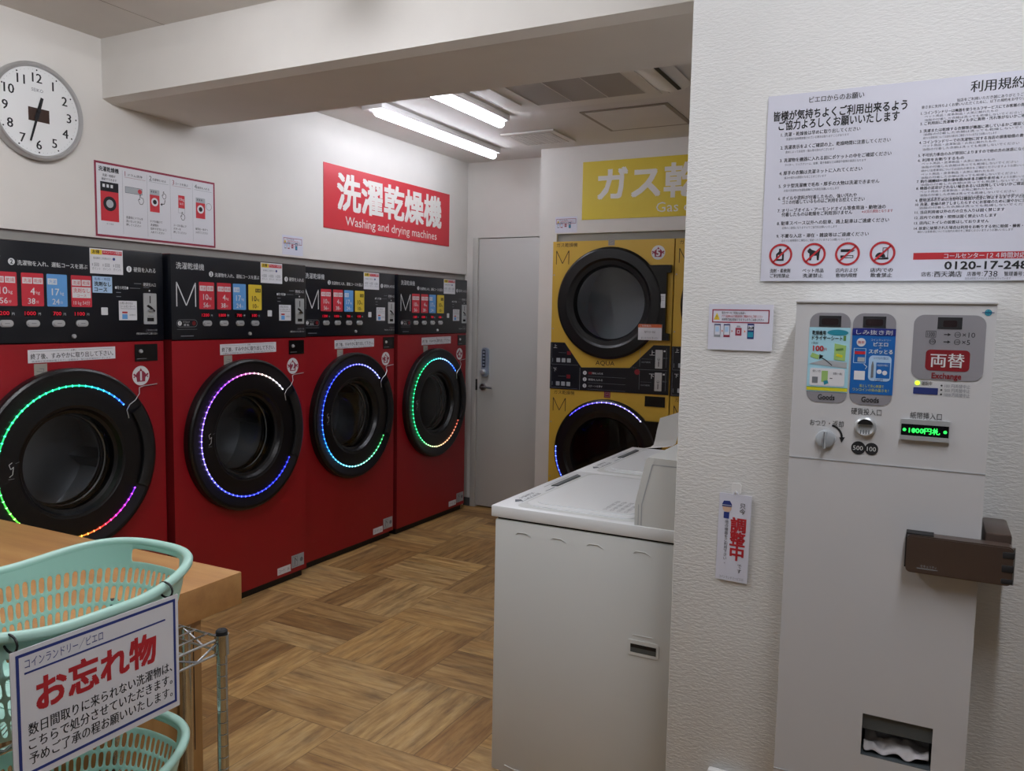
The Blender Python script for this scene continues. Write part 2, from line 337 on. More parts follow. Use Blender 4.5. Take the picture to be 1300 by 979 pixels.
# ---------------------------------------------------------------- red washer dryers
def led_ring(name, cu, cv, r, n, spans, stops, parent, T=FRONT, step=5.2, dot=.0046):
    V = []; F = []; C = []
    def colr(a):
        for (a0, c0), (a1, c1) in zip(stops, stops[1:]):
            if a0 <= a <= a1:
                t = (a - a0) / (a1 - a0); return [c0[i] * (1 - t) + c1[i] * t for i in range(3)]
        return stops[-1][1] if a > stops[-1][0] else stops[0][1]
    def blob(p, q, col):
        o = len(V)
        for i, j, k in ((1, 0, 0), (-1, 0, 0), (0, 1, 0), (0, -1, 0), (0, 0, 1), (0, 0, -1)): V.append(T(p[0] + i * q, p[1] + j * q, p[2] + k * q))
        for f in ((0, 2, 4), (2, 1, 4), (1, 3, 4), (3, 0, 4), (2, 0, 5), (1, 2, 5), (3, 1, 5), (0, 3, 5)): F.append(tuple(o + x for x in f))
        C.extend([col] * 6)
    for a0, a1 in spans:
        a = a0
        while a <= a1:
            c = colr(a); blob((cu + r * math.cos(R(a)), cv + r * math.sin(R(a)), n), dot, [x ** 1.7 * 9 + .12 for x in c]); a += step
        k = int((a1 - a0) / 2.0); o = len(V); sq = ((-.0032, 0), (0, .002), (.0032, 0), (0, -.002))
        for i in range(k + 1):
            a = a0 + (a1 - a0) * i / k; c = [x ** 1.7 * 1.1 for x in colr(a)]
            for dr, dn in sq: V.append(T(cu + (r + dr) * math.cos(R(a)), cv + (r + dr) * math.sin(R(a)), n + dn)); C.append(c)
        for i in range(k):
            for j in range(4): F.append((o + i * 4 + j, o + i * 4 + (j + 1) % 4, o + (i + 1) * 4 + (j + 1) % 4, o + (i + 1) * 4 + j))
    me = bpy.data.meshes.new(name); me.from_pydata(V, [], F); me.materials.append(MATS['led_light'])
    at = me.color_attributes.new('glow', 'FLOAT_COLOR', 'POINT')
    for i, c in enumerate(C): at.data[i].color = (*c, 1)
    o = bpy.data.objects.new(name, me); COL.objects.link(o); o.parent = parent; return o
def badge(b, num, u, v, r, n=.0006):     # round number sticker: dark red tub with raised arms and a white number
    b.disc(u, v, r, 'white_print', n)
    k = r / .042
    b.poly([(u - .02 * k, v - .026 * k), (u + .02 * k, v - .026 * k), (u + .024 * k, v + .008 * k), (u + .012 * k, v + .02 * k), (u - .012 * k, v + .02 * k), (u - .024 * k, v + .008 * k)], 'maroon', n + .0003)
    b.poly([(u - .009 * k, v + .018 * k), (u + .009 * k, v + .018 * k), (u, v + .033 * k)], 'maroon', n + .0003)
    for q in (-1, 1):
        b.line([(u + q * .02 * k, v - .004 * k), (u + q * .036 * k, v + .008 * k)], .008 * k, 'maroon', n + .0003); b.line([(u - q * .03 * k, v - .006 * k), (u - q * .036 * k, v - .004 * k)], .006 * k, 'maroon', n + .0003)
    b.text(num, u, v - .001 * k, .038 * k, 'white_print', 'c', bold=.028, n=n + .0006)
def notice_lines(b, u0, u1, v0, v1, rows, m='ink_gray', n=.0009, t=None):
    for i in range(rows):
        v = v1 - (i + .5) * (v1 - v0) / rows; h = (v1 - v0) / rows * .6
        b.text(t or '詳しくはお問い合わせください', u0, v, h, m, w=(u1 - u0) * (1 if i % 2 == 0 else .82), n=n)
def price_sticker(b, u0, v0, u1, v1, n=.0012):
    W, H = u1 - u0, v1 - v0
    b.rect(u0, v0, u1, v1, 'paper', n); b.rect(u0 + .004, v1 - .24 * H, u0 + .36 * W, v1 - .004, 'sticker_yellow', n + .0003); b.text('お得', u0 + .18 * W, v1 - .13 * H, .15 * H, 'ink', 'c', bold=.02, n=n + .0006)
    b.rect(u0 + .37 * W, v1 - .22 * H, u1 - .004, v1 - .006, 'card_red', n + .0003); b.text('キャンペーン実施中', u0 + .4 * W, v1 - .12 * H, .12 * H, 'white_print', w=.55 * W, n=n + .0006)
    b.text('乾燥機をご利用の方へ', u0 + .1 * W, v0 + .62 * H, .09 * H, 'ink_gray', w=.55 * W, n=n + .0004); b.disc(u0 + .72 * W, v0 + .62 * H, .06 * H, 'ink_blue', n + .0004)
    for k in range(3):
        b.text('1回', u0 + (.06 + .32 * k) * W, v0 + .36 * H, .14 * H, 'ink_gray', w=.2 * W, n=n + .0004); b.text('ポイント', u0 + (.06 + .32 * k) * W, v0 + .2 * H, .12 * H, 'ink_gray', w=.24 * W, n=n + .0004)
def red_machine(idx, loc, label, glow, first=False):
    W = {1: .884, 2: .864}.get(idx, .854); CU, CV = .43, .835
    t = thing('washer_dryer', label, 'washer dryer', loc, R(90), 'red front-loading washer dryers along the left wall')
    b = MB()
    b.plate_hole(.004, .04, W - .004, 1.304, CU, CV, .25, 0, 'red_body')
    x0, x1, z0, z1, D = .004, W - .004, .04, 1.688, .74
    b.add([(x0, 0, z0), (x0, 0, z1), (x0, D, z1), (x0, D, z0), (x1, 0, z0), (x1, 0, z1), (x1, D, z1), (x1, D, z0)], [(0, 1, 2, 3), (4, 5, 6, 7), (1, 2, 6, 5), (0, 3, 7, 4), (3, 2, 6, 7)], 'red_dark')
    b.box(.02, W - .02, .02, .7, 0, .04, 'matte_black')
    b.build('cabinet', t)
    # black display window with a lock, stickers and plates on the red front
    b = MB(); b.ext([(.734, 1.219), (.846, 1.219), (.846, 1.292), (.734, 1.292)], -.004, .003, 'gloss_black'); b.lathe([(0, .009), (.007, .009), (.009, .003)], .762, 1.262, 'silver', 20); b.line([(.742, 1.23), (.79, 1.23)], .0015, 'gray_print', .0036); b.build('lock_window', t)
    b = MB(); tl = .004
    b.T = lambda u, v, n: (u, -n, v + (.46 - u) * -.012)
    b.ext([(.276, 1.234), (.642, 1.234), (.642, 1.284), (.276, 1.284)], 0, .0008, 'paper'); b.text('終了後、すみやかに取り出して下さい。', .286, 1.2585, .022, 'ink', w=.346, bold=.012, n=.0014); b.text('洗濯物が長時間放置されている場合は、取り出す場合がございます', .29, 1.2395, .007, 'ink_gray', w=.33, n=.0014)
    b.line([(.284, 1.277), (.44, 1.277)], .001, 'ink_gray', .0014); b.text('お願い', .459, 1.277, .008, 'ink', 'c', n=.0014); b.line([(.478, 1.277), (.63, 1.277)], .001, 'ink_gray', .0014); b.build('notice_strip', t)
    b = MB(); badge(b, str(idx), .762, 1.157, .042); b.build('number_sticker', t)
    b = MB(); b.ext([(.298, 1.184), (.349, 1.184), (.349, 1.228), (.298, 1.228)], 0, .001, 'gray_tag'); b.line([(.308, 1.2), (.334, 1.196), (.336, 1.208), (.318, 1.21)], .002, 'ink_gray', .0014); b.build('plate', t)
    b = MB(); b.ext([(.64, .056), (.738, .056), (.738, .094), (.64, .094)], 0, .001, 'paper'); b.text('コード：24', .65, .075, .02, 'ink_gray', w=.075, n=.0015); b.build('sticker', t)
    b = MB(); b.ext([(.745, .066), (.84, .066), (.84, .134), (.745, .134)], 0, .001, 'ash'); b.frame(.752, .074, .79, .126, .002, 'ink_gray', .0015); b.line([(.768, .08), (.77, .12), (.785, .1)], .003, 'ink', .0015); b.disc(.82, .1, .012, 'ink_gray', .0015); b.build('sticker', t)
    # control panel with its printing
    b = MB(); b.box(.003, W - .003, -.004, .06, 1.308, 1.686, 'panel_black', .002)
    N = .0052; P = lambda f, *a, **k: f(*a, n=N + k.pop('dn', 0), **k)
    b.text('洗濯乾燥機', .03, 1.638, .03, 'white_print', w=.155, n=N)
    b.line([(.031, 1.457), (.031, 1.565), (.0825, 1.462), (.134, 1.565), (.134, 1.457)], .0055, 'white_print', N)
    for nn, u in (('2', .225), ('1', .713)): b.disc(u, 1.609, .0125, 'white_print', N); b.text(nn, u, 1.609, .015, 'panel_black', 'c', bold=.02, n=N + .0004)
    b.text('洗濯物を入れ、運転コースを選ぶ', .246, 1.607, .019, 'white_print', w=.279, bold=.01, n=N); b.text('硬貨を入れる', .735, 1.609, .02, 'white_print', w=.108, bold=.01, n=N)
    cards = [('card_red', 1, '10', '56'), ('card_red', 1, '4', '38'), ('card_blue', 0, '17', '24'), ('card_red', 2, '', '10 kg 54分') if first else ('card_yellow', 3, '10', '10')]
    for (m, kind, kg, mn), (u0, u1) in zip(cards, ((.154, .242), (.258, .343), (.355, .437), (.453, .540))):
        b.rr(u0, 1.447, u1, 1.571, .004, m, N); uc = (u0 + u1) / 2; ink = 'ink' if m == 'card_yellow' else 'white_print'
        def chip(a, s_): b.rect(a, 1.531, a + .037, 1.554, 'white_print', N + .0004); b.text(s_, a + .0185, 1.5425, .015, 'card_red' if m == 'card_red' else 'card_blue', 'c', w=.03, n=N + .0008)
        if kind in (1, 2): chip(u0 + .004, '洗濯'); chip(u0 + .045, '乾燥')
        if kind == 0: chip(u0 + .004, '洗濯')
        if kind == 3: b.rect(u0 + .046, 1.534, u0 + .08, 1.552, 'ink', N + .0004); b.text('乾燥', u0 + .063, 1.543, .013, 'card_yellow', 'c', w=.028, n=N + .0008)
        if kind == 2:
            b.rect(u0 + .004, 1.483, u1 - .004, 1.525, 'white_print', N + .0004); b.text('洗剤なし', uc, 1.512, .018, 'card_red', 'c', w=.07, bold=.01, n=N + .0008); b.text('コース', uc, 1.492, .012, 'card_red', 'c', w=.04, n=N + .0008); b.text(mn, uc, 1.464, .018, ink, 'c', w=.07, n=N + .0008)
        else:
            b.text(kg, uc + .008, 1.503, .026, ink, 'r', bold=.01, n=N + .0008); b.text('kg', uc + .012, 1.499, .012, ink, 'l', n=N + .0008); b.text(mn, uc + .008, 1.466, .021, ink, 'r', bold=.01, n=N + .0008); b.text('分', uc + .011, 1.463, .011, ink, 'l', n=N + .0008)
    b.line(arc(.045, 1.382, .016, 90, 270, 10) + arc(.125, 1.382, .016, -90, 90, 10) + [(.045, 1.398)], .0014, 'gray_print', N)
    b.disc(.045, 1.382, .0105, 'white_print', N); b.text('!', .045, 1.382, .014, 'panel_black', 'c', bold=.02, n=N + .0004); b.text('ドアロック', .063, 1.388, .009, 'white_print', w=.036, n=N); b.text('運 転', .066, 1.375, .01, 'white_print', w=.03, n=N); b.disc(.123, 1.382, .0105, 'red_dark', N)
    b.line([(.03, 1.355), (.14, 1.355)], .001, 'gray_print', N); b.line([(.05, 1.325), (.12, 1.325)], .004, 'ink_gray', N)
    b.rr(.58, 1.416, .61, 1.447, .003, 'white_print', N)
    b.text('硬貨投入口', .78, 1.548, .015, 'white_print', w=.062, n=N); b.line([(.735, 1.55), (.77, 1.55)], .002, 'gray_print', N); b.line([(.78, 1.535), (.81, 1.535)], .002, 'gray_print', N)
    b.text('●残り時間●', .645, 1.53, .014, 'white_print', w=.062, n=N); b.line([(.715, 1.53), (.765, 1.53)], .0016, 'gray_print', N); b.line([(.65, 1.51), (.672, 1.51)], .003, 'gray_print', N); b.line([(.65, 1.493), (.672, 1.493)], .003, 'gray_print', N); b.disc(.81, 1.522, .004, 'white_print', N)
    b.text('ご使用前の点検', .79, 1.352, .009, 'gray_print', w=.055, n=N); b.text('釣銭は出ませんのでご注意ください', .742, 1.338, .009, 'white_print', w=.105, n=N)
    for u in (.198, .297, .397, .495): b.rect(u - .03, 1.408, u + .018, 1.43, 'gloss_black', N)
    b.build('control_panel', t)
    for k, u in enumerate((.198, .297, .397, .495)):
        pr = (('1200', '1000', '700', '1100') if first else ('1200', '1000', '700', '100'))[k]
        b = MB(); b.text(pr, u + .012, 1.42, .014, 'digit_red', 'r', w=.042 if len(pr) > 3 else .032, bold=.008, n=N + .001); b.text('円', u + .022, 1.418, .01, 'white_print', 'l', n=N + .001); b.build('price_display', t)
        b = MB(); q = rrect(u - .025, 1.369, u + .025, 1.395, .0125); b.ext(q, .0035, .009, 'silver'); b.ext([(u + (a - u) * .84, 1.382 + (c - 1.382) * .72) for a, c in q], .009, .013, 'silver'); b.line([(u - .009, 1.382), (u + .009, 1.382)], .002, 'ink_gray', .0134); b.build('button', t)
    b = MB(); b.ext(rrect(.779, 1.378, .843, 1.511, .004), .0035, .0075, 'bright_steel'); n = .008
    b.rect(.808, 1.468, .813, 1.5, 'dark', n); b.poly([(.792, 1.455), (.806, 1.447), (.832, 1.43), (.836, 1.437), (.815, 1.455), (.8, 1.462)], 'matte_black', n); b.ext(rrect(.797, 1.432, .82, 1.442, .004), .008, .016, 'chrome'); b.rect(.794, 1.39, .828, 1.406, 'dark', n); b.rect(.797, 1.412, .826, 1.414, 'ink_gray', n); b.build('coin_slot', t)
    b = MB(); b.lathe([(0, .012), (.007, .012), (.0085, .009), (.0085, .003)], .459, 1.331, 'silver', 18); b.build('key_lock', t)
    b = MB(); b.ext([(.661, 1.395), (.746, 1.395), (.746, 1.476), (.661, 1.476)], .0035, .0056, 'paper'); n = .0062
    b.text('お問い合わせは', .666, 1.466, .01, 'ink', w=.06, n=n); b.text('コールセンターへ', .666, 1.453, .011, 'ink', w=.072, n=n); b.line([(.667, 1.443), (.74, 1.443)], .0015, 'ink_gray', n); b.rect(.675, 1.424, .70, 1.431, 'ink_red', n); b.rect(.675, 1.4, .70, 1.42, 'card_blue', n); b.text('24時間対応', .709, 1.417, .007, 'ink_gray', w=.03, n=n); b.build('sticker', t)
    b = MB(); b.ext([(.536, 1.583), (.684, 1.583), (.684, 1.6835), (.536, 1.6835)], .0035, .0052, 'paper'); price_sticker(b, .536, 1.583, .684, 1.6835, .0056); b.build('campaign_card', t)
    if first:
        b = MB(); b.ext([(.545, 1.506), (.632, 1.506), (.632, 1.572), (.545, 1.572)], .0035, .0056, 'pale_blue'); b.text('毛布・布団', .552, 1.562, .012, 'ink_blue', w=.07, n=.0062); b.text('洗剤なし', .552, 1.542, .018, 'ink', w=.074, bold=.02, n=.0062); b.text('コース', .552, 1.52, .018, 'ink', w=.056, bold=.02, n=.0062); b.build('sticker', t)
    # door
    d = MB()
    for q, m_ in (([(.372, -.001), (.373, .028)], 0), ([(.373, .028), (.37, .037), (.362, .042)], 0), ([(.362, .042), (.35, .0415)], 0), ([(.35, .0415), (.314, .0335), (.309, .033)], 1), ([(.309, .033), (.226, .0325)], 0), ([(.226, .0325), (.222, .030), (.214, .029)], 0), ([(.214, .029), (.204, .012)], 0), ([(.204, .012), (.192, .006), (.19, -.02)], 0)):
        d.lathe(q, CU, CV, ('ring_black', 'ring_satin')[m_], 96)
    d = d.build('door', t)
    b = MB(); a = R(34); q = [(.306, .036), (.306, .046), (.318, .052), (.352, .05), (.364, .04), (.366, .03)]
    b.lathe(q, CU, CV, 'matte_black', 20, a0=-R(26), a1=a); b.build('handle', d)
    b = MB(); g = [(.191, .0)] + [(.191 - .191 * k / 8, .004 + .010 * math.sin(PI / 2 * k / 8)) for k in range(1, 8)] + [(.002, .014)]; b.lathe(g, CU, CV, 'door_glass', 64, cap=1); b.build('glass', d)
    b = MB(); u0 = CU - .245; b.line([(u0, CV + .035), (u0 - .012, CV + .028), (u0 - .006, CV + .01), (u0 + .004, CV + .018), (u0, CV - .01), (u0 - .012, CV - .018)], .002, 'white_print', .033); b.line([(u0 + .012, CV + .03), (u0 + .026, CV + .034)], .0015, 'gray_print', .033); b.line([(u0 - .016, CV - .026), (u0 + .006, CV - .026)], .0015, 'gray_print', .033); b.build('pinch_warning_mark', d)
    b = MB(); b.lathe([(.245, -.0), (.215, -.012), (.198, -.02), (.189, -.03)], CU, CV, 'rubber', 64); b.lathe([(.189, -.03), (.186, -.034), (.186, -.042), (.181, -.044)], CU, CV, 'steel', 64); b.lathe([(.181, -.044), (.18, -.058)], CU, CV, 'rubber', 64); b.lathe([(.18, -.058), (.176, -.062), (.175, -.07), (.178, -.078)], CU, CV, 'steel', 64); b.build('gasket', t)
    b = MB(); b.lathe([(.2, -.065), (.188, -.07), (.186, -.085), (.2, -.1), (.27, -.12), (.28, -.13), (.28, -.33), (.2, -.345), (.002, -.35)], CU, CV, 'drum', 64, cap=1)
    for k in range(3):
        a = R(90 + 20 * idx + 120 * k); c, s_ = math.cos(a), math.sin(a); e = (-s_, c)
        P3 = [(.28, -.045), (.215, 0), (.28, .045)]
        pts = [(CU + c * r + e[0] * q, CV + s_ * r + e[1] * q) for r, q in P3]
        b.ext(pts, -.335, -.14, 'drum')
    b.build('drum', t)
    led_ring('led_strip', CU, CV, .303, .037, [(44, 331)], glow, d)
    b = MB(); b.tube([FRONT(*p) for p in ((.672, .985, .036), (.661, 1.02, .04), (.672, 1.043, .044), (.7, 1.06, .044), (.722, 1.085, .04), (.738, 1.108, .02), (.77, 1.112, .005), (.84, 1.117, .004))], .002, 'silver', 6); b.build('led_wire', t)
    return t
G, B_, Wt, V_ = (.05, .9, .42), (.12, .18, 1.0), (.85, .85, 1.0), (.55, .2, 1.0)
GL = {1: [(50, (.1, .35, 1)), (68, (.1, .75, .95)), (85, (.05, .9, .6)), (130, (.1, 1, .55)), (180, (.05, .8, .35)), (225, (.45, 1, .2)), (262, (.9, .8, .1)), (292, (1, .15, .15)), (305, (.9, .1, .7)), (331, (.4, .1, 1))],
      2: [(50, (.8, .8, .85)), (75, (.85, .75, .7)), (98, (.85, .35, .75)), (125, (.5, .15, .95)), (170, (.55, .4, 1)), (205, (.5, .45, 1)), (235, (.2, .25, 1)), (300, (.1, .14, 1)), (331, (.08, .1, .8))],
      3: [(50, (.5, .55, 1)), (90, (.35, .35, 1)), (130, (.1, .16, 1)), (180, (.1, .25, 1)), (215, (.1, .55, 1)), (250, (.35, .8, .95)), (285, (.45, .85, .75)), (315, (.2, .8, .4)), (331, (.1, .5, .2))],
      4: [(50, (.1, .3, 1)), (75, (.5, .7, 1)), (100, (.15, .8, .75)), (130, (.05, .75, .35)), (180, (.05, .8, .4)), (225, (.1, .85, .4)), (255, (.6, .8, .5)), (285, (.9, .6, .4)), (331, (.5, .12, .08))]}
red_machine(1, (-3.02, 1.56, 0), 'red front-loading washer dryer numbered 1, green lit door, half hidden by the wooden table', GL[1], True)
red_machine(2, (-2.99, 2.455, 0), 'red front-loading washer dryer numbered 2 with a violet and blue light ring', GL[2])
red_machine(3, (-3.045, 3.342, 0), 'red front-loading washer dryer with blue light ring, between numbers 2 and 4', GL[3])
red_machine(4, (-3.035, 4.212, 0), 'red front-loading washer dryer nearest the white door, green light ring', GL[4])

# ---------------------------------------------------------------- yellow gas dryers
def gas_dryer(x, label, nums):
    W = .814; CU = .405; U = lambda q: q + 2.255
    t = thing('gas_dryer', label, 'dryer', (x, 4.86, 0), 0, 'stacked yellow gas dryers on the back wall')
    b = MB(); b.plate_hole(0, .966, W, 1.928, CU, 1.53, .29, 0, 'yellow_body'); b.plate_hole(0, .04, W, .966, CU, .559, .29, 0, 'yellow_body')
    D = .8; b.add([(0, 0, .04), (0, 0, 1.928), (0, D, 1.928), (0, D, .04), (W, 0, .04), (W, 0, 1.928), (W, D, 1.928), (W, D, .04)], [(0, 1, 2, 3), (4, 5, 6, 7), (1, 2, 6, 5), (0, 3, 7, 4), (3, 2, 6, 7)], 'yellow_body')
    b.box(.02, W - .02, .02, .7, 0, .04, 'matte_black')
    for z0 in (1.0, 0.):
        for v in ((1.711, 1.36) if z0 else (.74, .37)): b.disc(.012, v, .005, 'steel', .001)
    b.text('ガス乾燥機', .026, 1.905, .026, 'ink', w=.148, n=.001); b.text('ガス乾燥機', .03, .94, .026, 'ink', w=.148, n=.001)
    for v0, v1 in ((1.78, 1.868), (.815, .903)): b.line([(.026, v0), (.026, v1), (.07, v0 + .005), (.114, v1), (.114, v0)], .0045, 'ink', .001)
    b.text('AQUA', .385, 1.147, .028, 'ink', 'c', w=.13, n=.001)
    b.build('cabinet', t)
    # control strip
    b = MB(); b.ext([(0, .962), (W - .004, .966), (W - .004, 1.273), (.706, 1.273), (.555, 1.124), (.222, 1.112), (.1, 1.27), (0, 1.27)], -.002, .006, 'panel_black'); N = .0066
    b.line([(.215, 1.11), (.215, .965)], .002, 'gray_print', N)
    for q, (z, s_) in enumerate(((1.245, '上'), (1.09, '下'))):
        b.text(s_, .035, z, .026, 'white_print', 'c', n=N); b.rect(.12, z - .055, .148, z - .03, 'exchange_red', N); b.line([(.06, z - .042), (.115, z - .042)], .002, 'ink_gray', N)
        for k in range(3): b.rr(.045 + k * .038, z - .105, .072 + k * .038, z - .078, .003, 'ash', N)
        b.line([(.018, z - .105), (.018, z - .08)], .003, 'gray_print', N)
        b.line([(.01, z - .12), (.2, z - .12)], .0014, 'gray_print', N); b.line([(.01, z - .12), (.01, z + .02)], .0014, 'gray_print', N)
        zz = 1.225 if q == 0 else 1.08
        b.text(s_, .70, zz, .034, 'white_print', 'c', bold=.01, n=N); b.rect(.772, zz + .008, .784, zz + .018, 'white_print', N); b.line([(.63, zz - .04), (.70, zz - .04)], .0014, 'ink_gray', N)
        b.text('100円硬貨', .63, zz - .06, .01, 'gray_print', w=.06, n=N); b.line([(.62, zz + .03), (.62, zz - .09)], .0014, 'gray_print', N); b.line([(.79, zz + .03), (.79, zz - .09)], .0014, 'gray_print', N); b.text('投入口', .772, zz - .03, .01, 'gray_print', w=.024, n=N)
    b.line([(.61, 1.118), (.8, 1.118)], .0014, 'gray_print', N)
    for k in range(3):
        v = 1.078 - k * .042; b.disc(.25, v, .013, 'white_print', N); b.text(str(k + 1), .25, v, .016, 'panel_black', 'c', n=N + .0004); b.text(('洗濯物を入れる', '硬貨を入れる', 'スタートを押す')[k], .275, v, .014, 'white_print', w=.1, n=N); b.line([(.27, v - .021), (.53, v - .021)], .0012, 'gray_print', N)
    b.rect(.275, 1.07, .30, 1.086, 'exchange_red', N + .0005); b.disc(.605, 1.101, .018, 'exchange_red', N); b.text('下さい', .56, 1.128, .012, 'ink_gray', w=.04, n=N); b.build('control_panel', t)
    for z0, z1 in ((1.129, 1.245), (.988, 1.103)):
        b = MB(); b.ext(rrect(.721, z0, .766, z1, .003), .006, .010, 'bright_steel'); b.rect(.741, z0 + .012, .746, z0 + .045, 'dark', .0106); b.disc(.7435, (z0 + z1) / 2, .008, 'ink_gray', .0106); b.disc(.7435, (z0 + z1) / 2 + .002, .004, 'white_print', .011); b.build('coin_slot', t)
    b = MB(); b.ext([(.66, .887), (.79, .887), (.79, .952), (.66, .952)], -.002, .004, 'gloss_black'); b.build('window', t)
    for q, cv in enumerate((1.53, .559)):
        d = MB()
        for q_ in ([(.354, -.001), (.356, .02)], [(.356, .02), (.35, .03), (.34, .034)], [(.34, .034), (.285, .035)], [(.285, .035), (.27, .026)], [(.27, .026), (.242, .022)], [(.242, .022), (.232, .004), (.228, -.01)]): d.lathe(q_, CU, cv, 'ring_black', 80)
        d.ext([(CU + .25, cv + .237), (.808, cv + .237), (.808, cv + .19), (.782, cv + .19), (.782, cv - .18), (.808, cv - .182), (.808, cv - .225), (CU + .25, cv - .225), (CU + .33, cv)], .002, .03, 'gloss_black')
        d = d.build('door', t)
        b = MB(); b.lathe([(.229, .004), (.2, .006), (.1, .008), (.002, .009)], CU, cv, 'door_glass', 64, cap=1); b.build('glass', d)
        b = MB(); b.lathe([(.30, -.002), (.24, -.03), (.238, -.07), (.31, -.09), (.31, -.4), (.002, -.41)], CU, cv, 'drum_glare' if q == 0 else 'matte_black', 64, cap=1); b.build('drum', t)  # upper drum coloured paler to stand in for the bright reflection in its glass
        b = MB(); m = 'gray_tag' if q == 0 else 'maroon'; z = cv + .365; b.ext([(.385, z), (.428, z), (.428, z + .042), (.385, z + .042)], 0, .001, m); b.frame(.391, z + .006, .422, z + .036, .002, 'ink_gray' if q == 0 else 'gray_print', .0016); b.line([(.398, z + .02), (.415, z + .026)], .003, 'ink_gray' if q == 0 else 'gray_print', .0016); b.build('plate', t)
        if q == 0:
            b = MB(); n = .0306; b.ext([(.692, 1.505), (.778, 1.505), (.778, 1.59), (.692, 1.59)], .03, .031, 'paper'); b.text('お問い合わせは', .698, 1.575, .011, 'ink', w=.07, n=.0316); b.text('コールセンターへ', .698, 1.562, .011, 'ink', w=.074, n=.0316); b.line([(.698, 1.55), (.772, 1.55)], .0015, 'ink_gray', .0316); b.rect(.703, 1.51, .73, 1.54, 'gray_print', .0316); b.rect(.741, 1.517, .763, 1.54, 'white_print', .0316); b.build('sticker', d)
            b = MB(); b.ext([(.614, 1.305), (.765, 1.305), (.765, 1.403), (.614, 1.403)], .03, .038, 'paper'); b.rect(.614, 1.382, .765, 1.403, 'sticker_orange', .0386); b.text('ご利用案内', .625, 1.393, .014, 'white_print', w=.07, n=.039); b.text('電子マネー対応', .69, 1.355, .014, 'ink', 'c', w=.07, n=.0386); b.text('詳しくはこちらをご覧ください', .69, 1.318, .014, 'ink_gray', 'c', w=.11, n=.0386); b.build('sticker', d)
            b = MB(); badge(b, nums[0], .714, 1.845, .044); b.build('number_sticker', t)
        else:
            bl = [(38, (.6, .6, .75)), (55, (.55, .5, 1)), (90, (.5, .45, 1)), (115, (.25, .2, 1)), (140, (.2, .2, 1)), (170, (.3, .4, 1)), (200, (.2, .3, 1)), (250, (.3, .3, 1))]
            led_ring('led_strip', CU, cv, .337, .038, [(44, 136), (176, 245)], bl, d, step=5.5)
    return t
gas_dryer(-2.255, 'yellow two-door gas dryer beside the white door, number 5 sticker on top', '5')
gas_dryer(-1.433, 'yellow gas dryer mostly hidden behind the white textured wall', '6')

# ---------------------------------------------------------------- white top-loading washers
def washer(yc, label):
    t = thing('top_load_washer', label, 'washing machine', (-1.168, yc, 0), R(-90), 'white top-loading washers in the middle of the room')
    H = .318
    b = MB(T=lambda u, v, n: (n, u, v)); b.box(-H, H, .012, .69, .03, .829, 'washer_white', .006); b.box(-H + .006, H - .006, .02, .68, .829, .835, 'dark')
    for k, y in enumerate((.085, .2, .315, .455)):       # pressed marks on the side panel
        b.tube([(H, y, .79), (H + .0015, y + .008, .797), (H + .0015, y + .035, .797), (H, y + .05, .788)], .0012, 'washer_white', 6)
    b.tube([(H, .46, .556), (H + .001, .49, .556), (H, .52, .556)], .0012, 'washer_white', 6)
    b.tube([(H, .06, .055), (H + .001, .09, .05), (H, .14, .05)], .0014, 'washer_white', 6)
    b.build('cabinet', t)
    b = MB()
    for x in (-.28, .28):
        for y in (.05, .64): b.lathe([(.018, -.0), (.018, .03)], x, y, 'rubber', 16)
    b.v = []; b.f = []; b.m = []
    for x in (-.28, .28):
        for y in (.05, .64):
            f = MB(T=lambda u, v, n: (u, v, n)); f.lathe([(.001, 0), (.02, 0), (.02, .006), (.012, .01), (.012, .03)], x, y, 'rubber', 16); f.build('foot', t)
    b = MB(T=lambda u, v, n: (n, u, v)); b.ext(rrect(.446, .498, .538, .542, .008), H, H + .0025, 'washer_white'); b.ext([(.456, .507), (.531, .507), (.531, .531), (.456, .531)], H + .0025, H + .003, 'slot_gray'); b.ext([(.456, .521), (.531, .521), (.531, .531), (.456, .531)], H + .003, H + .0034, 'matte_black'); b.build('side_grip', t)
    b = MB(T=lambda u, v, n: (u, v, n)); b.box(-.3215, .3215, 0, .70, .835, .87, 'deck_white', .0035, 2)
    n = .8706; b.rr(-.30, .07, .30, .45, .03, 'washer_white', n)
    for k in range(26): b.line([(-.20 + k * .008, .028), (-.196 + k * .008, .028)], .004, 'ink_gray', n)
    b.ext([(-.245, .043), (-.02, .043), (-.035, .062), (-.23, .062)], .87, .8735, 'slot_gray')
    for k in range(22): b.line([(-.235 + k * .0095, .047), (-.233 + k * .0095, .058)], .0018, 'ash', .874)
    for i, s_ in enumerate(('洗濯槽の', 'お手入れ')): b.text(s_, .10, .036 + .02 * i, .014, 'ink_gray', w=.1, n=n)
    b.poly([(.22, .03), (.25, .045), (.225, .06), (.21, .045)], 'ink_gray', n); b.line([(.1, .062), (.24, .062)], .002, 'ink_gray', n); b.line([(-.01, .06), (.06, .06)], .004, 'gray_print', n)
    b.build('deck', t)
    b = MB(T=lambda u, v, n: (u, v, n)); q = rrect(-.275, .085, .275, .44, .045, 8); b.ext(q, .8702, .874, 'deck_white'); b.ext([(a * .9, .262 + (c - .262) * .88) for a, c in q], .874, .8775, 'deck_white')
    for i in range(4): b.text('使用上のご注意をよくお読みください', .1, .33 + .022 * i, .013, 'ink_gray', w=.13, n=.878)
    b.build('lid', t)
    b = MB(T=lambda u, v, n: (n, u, v)); b.ext([(.455, .870), (.455, .93), (.483, 1.058), (.49, 1.064), (.69, 1.062), (.69, .870)], -.318, .318, 'washer_white')
    b.line([(.475, .872), (.475, .93), (.502, 1.045), (.69, 1.045)], .003, 'ash', .3187); b.line([(.466, .872), (.466, .93)], .002, 'ash', .3187)
    b.build('console', t)
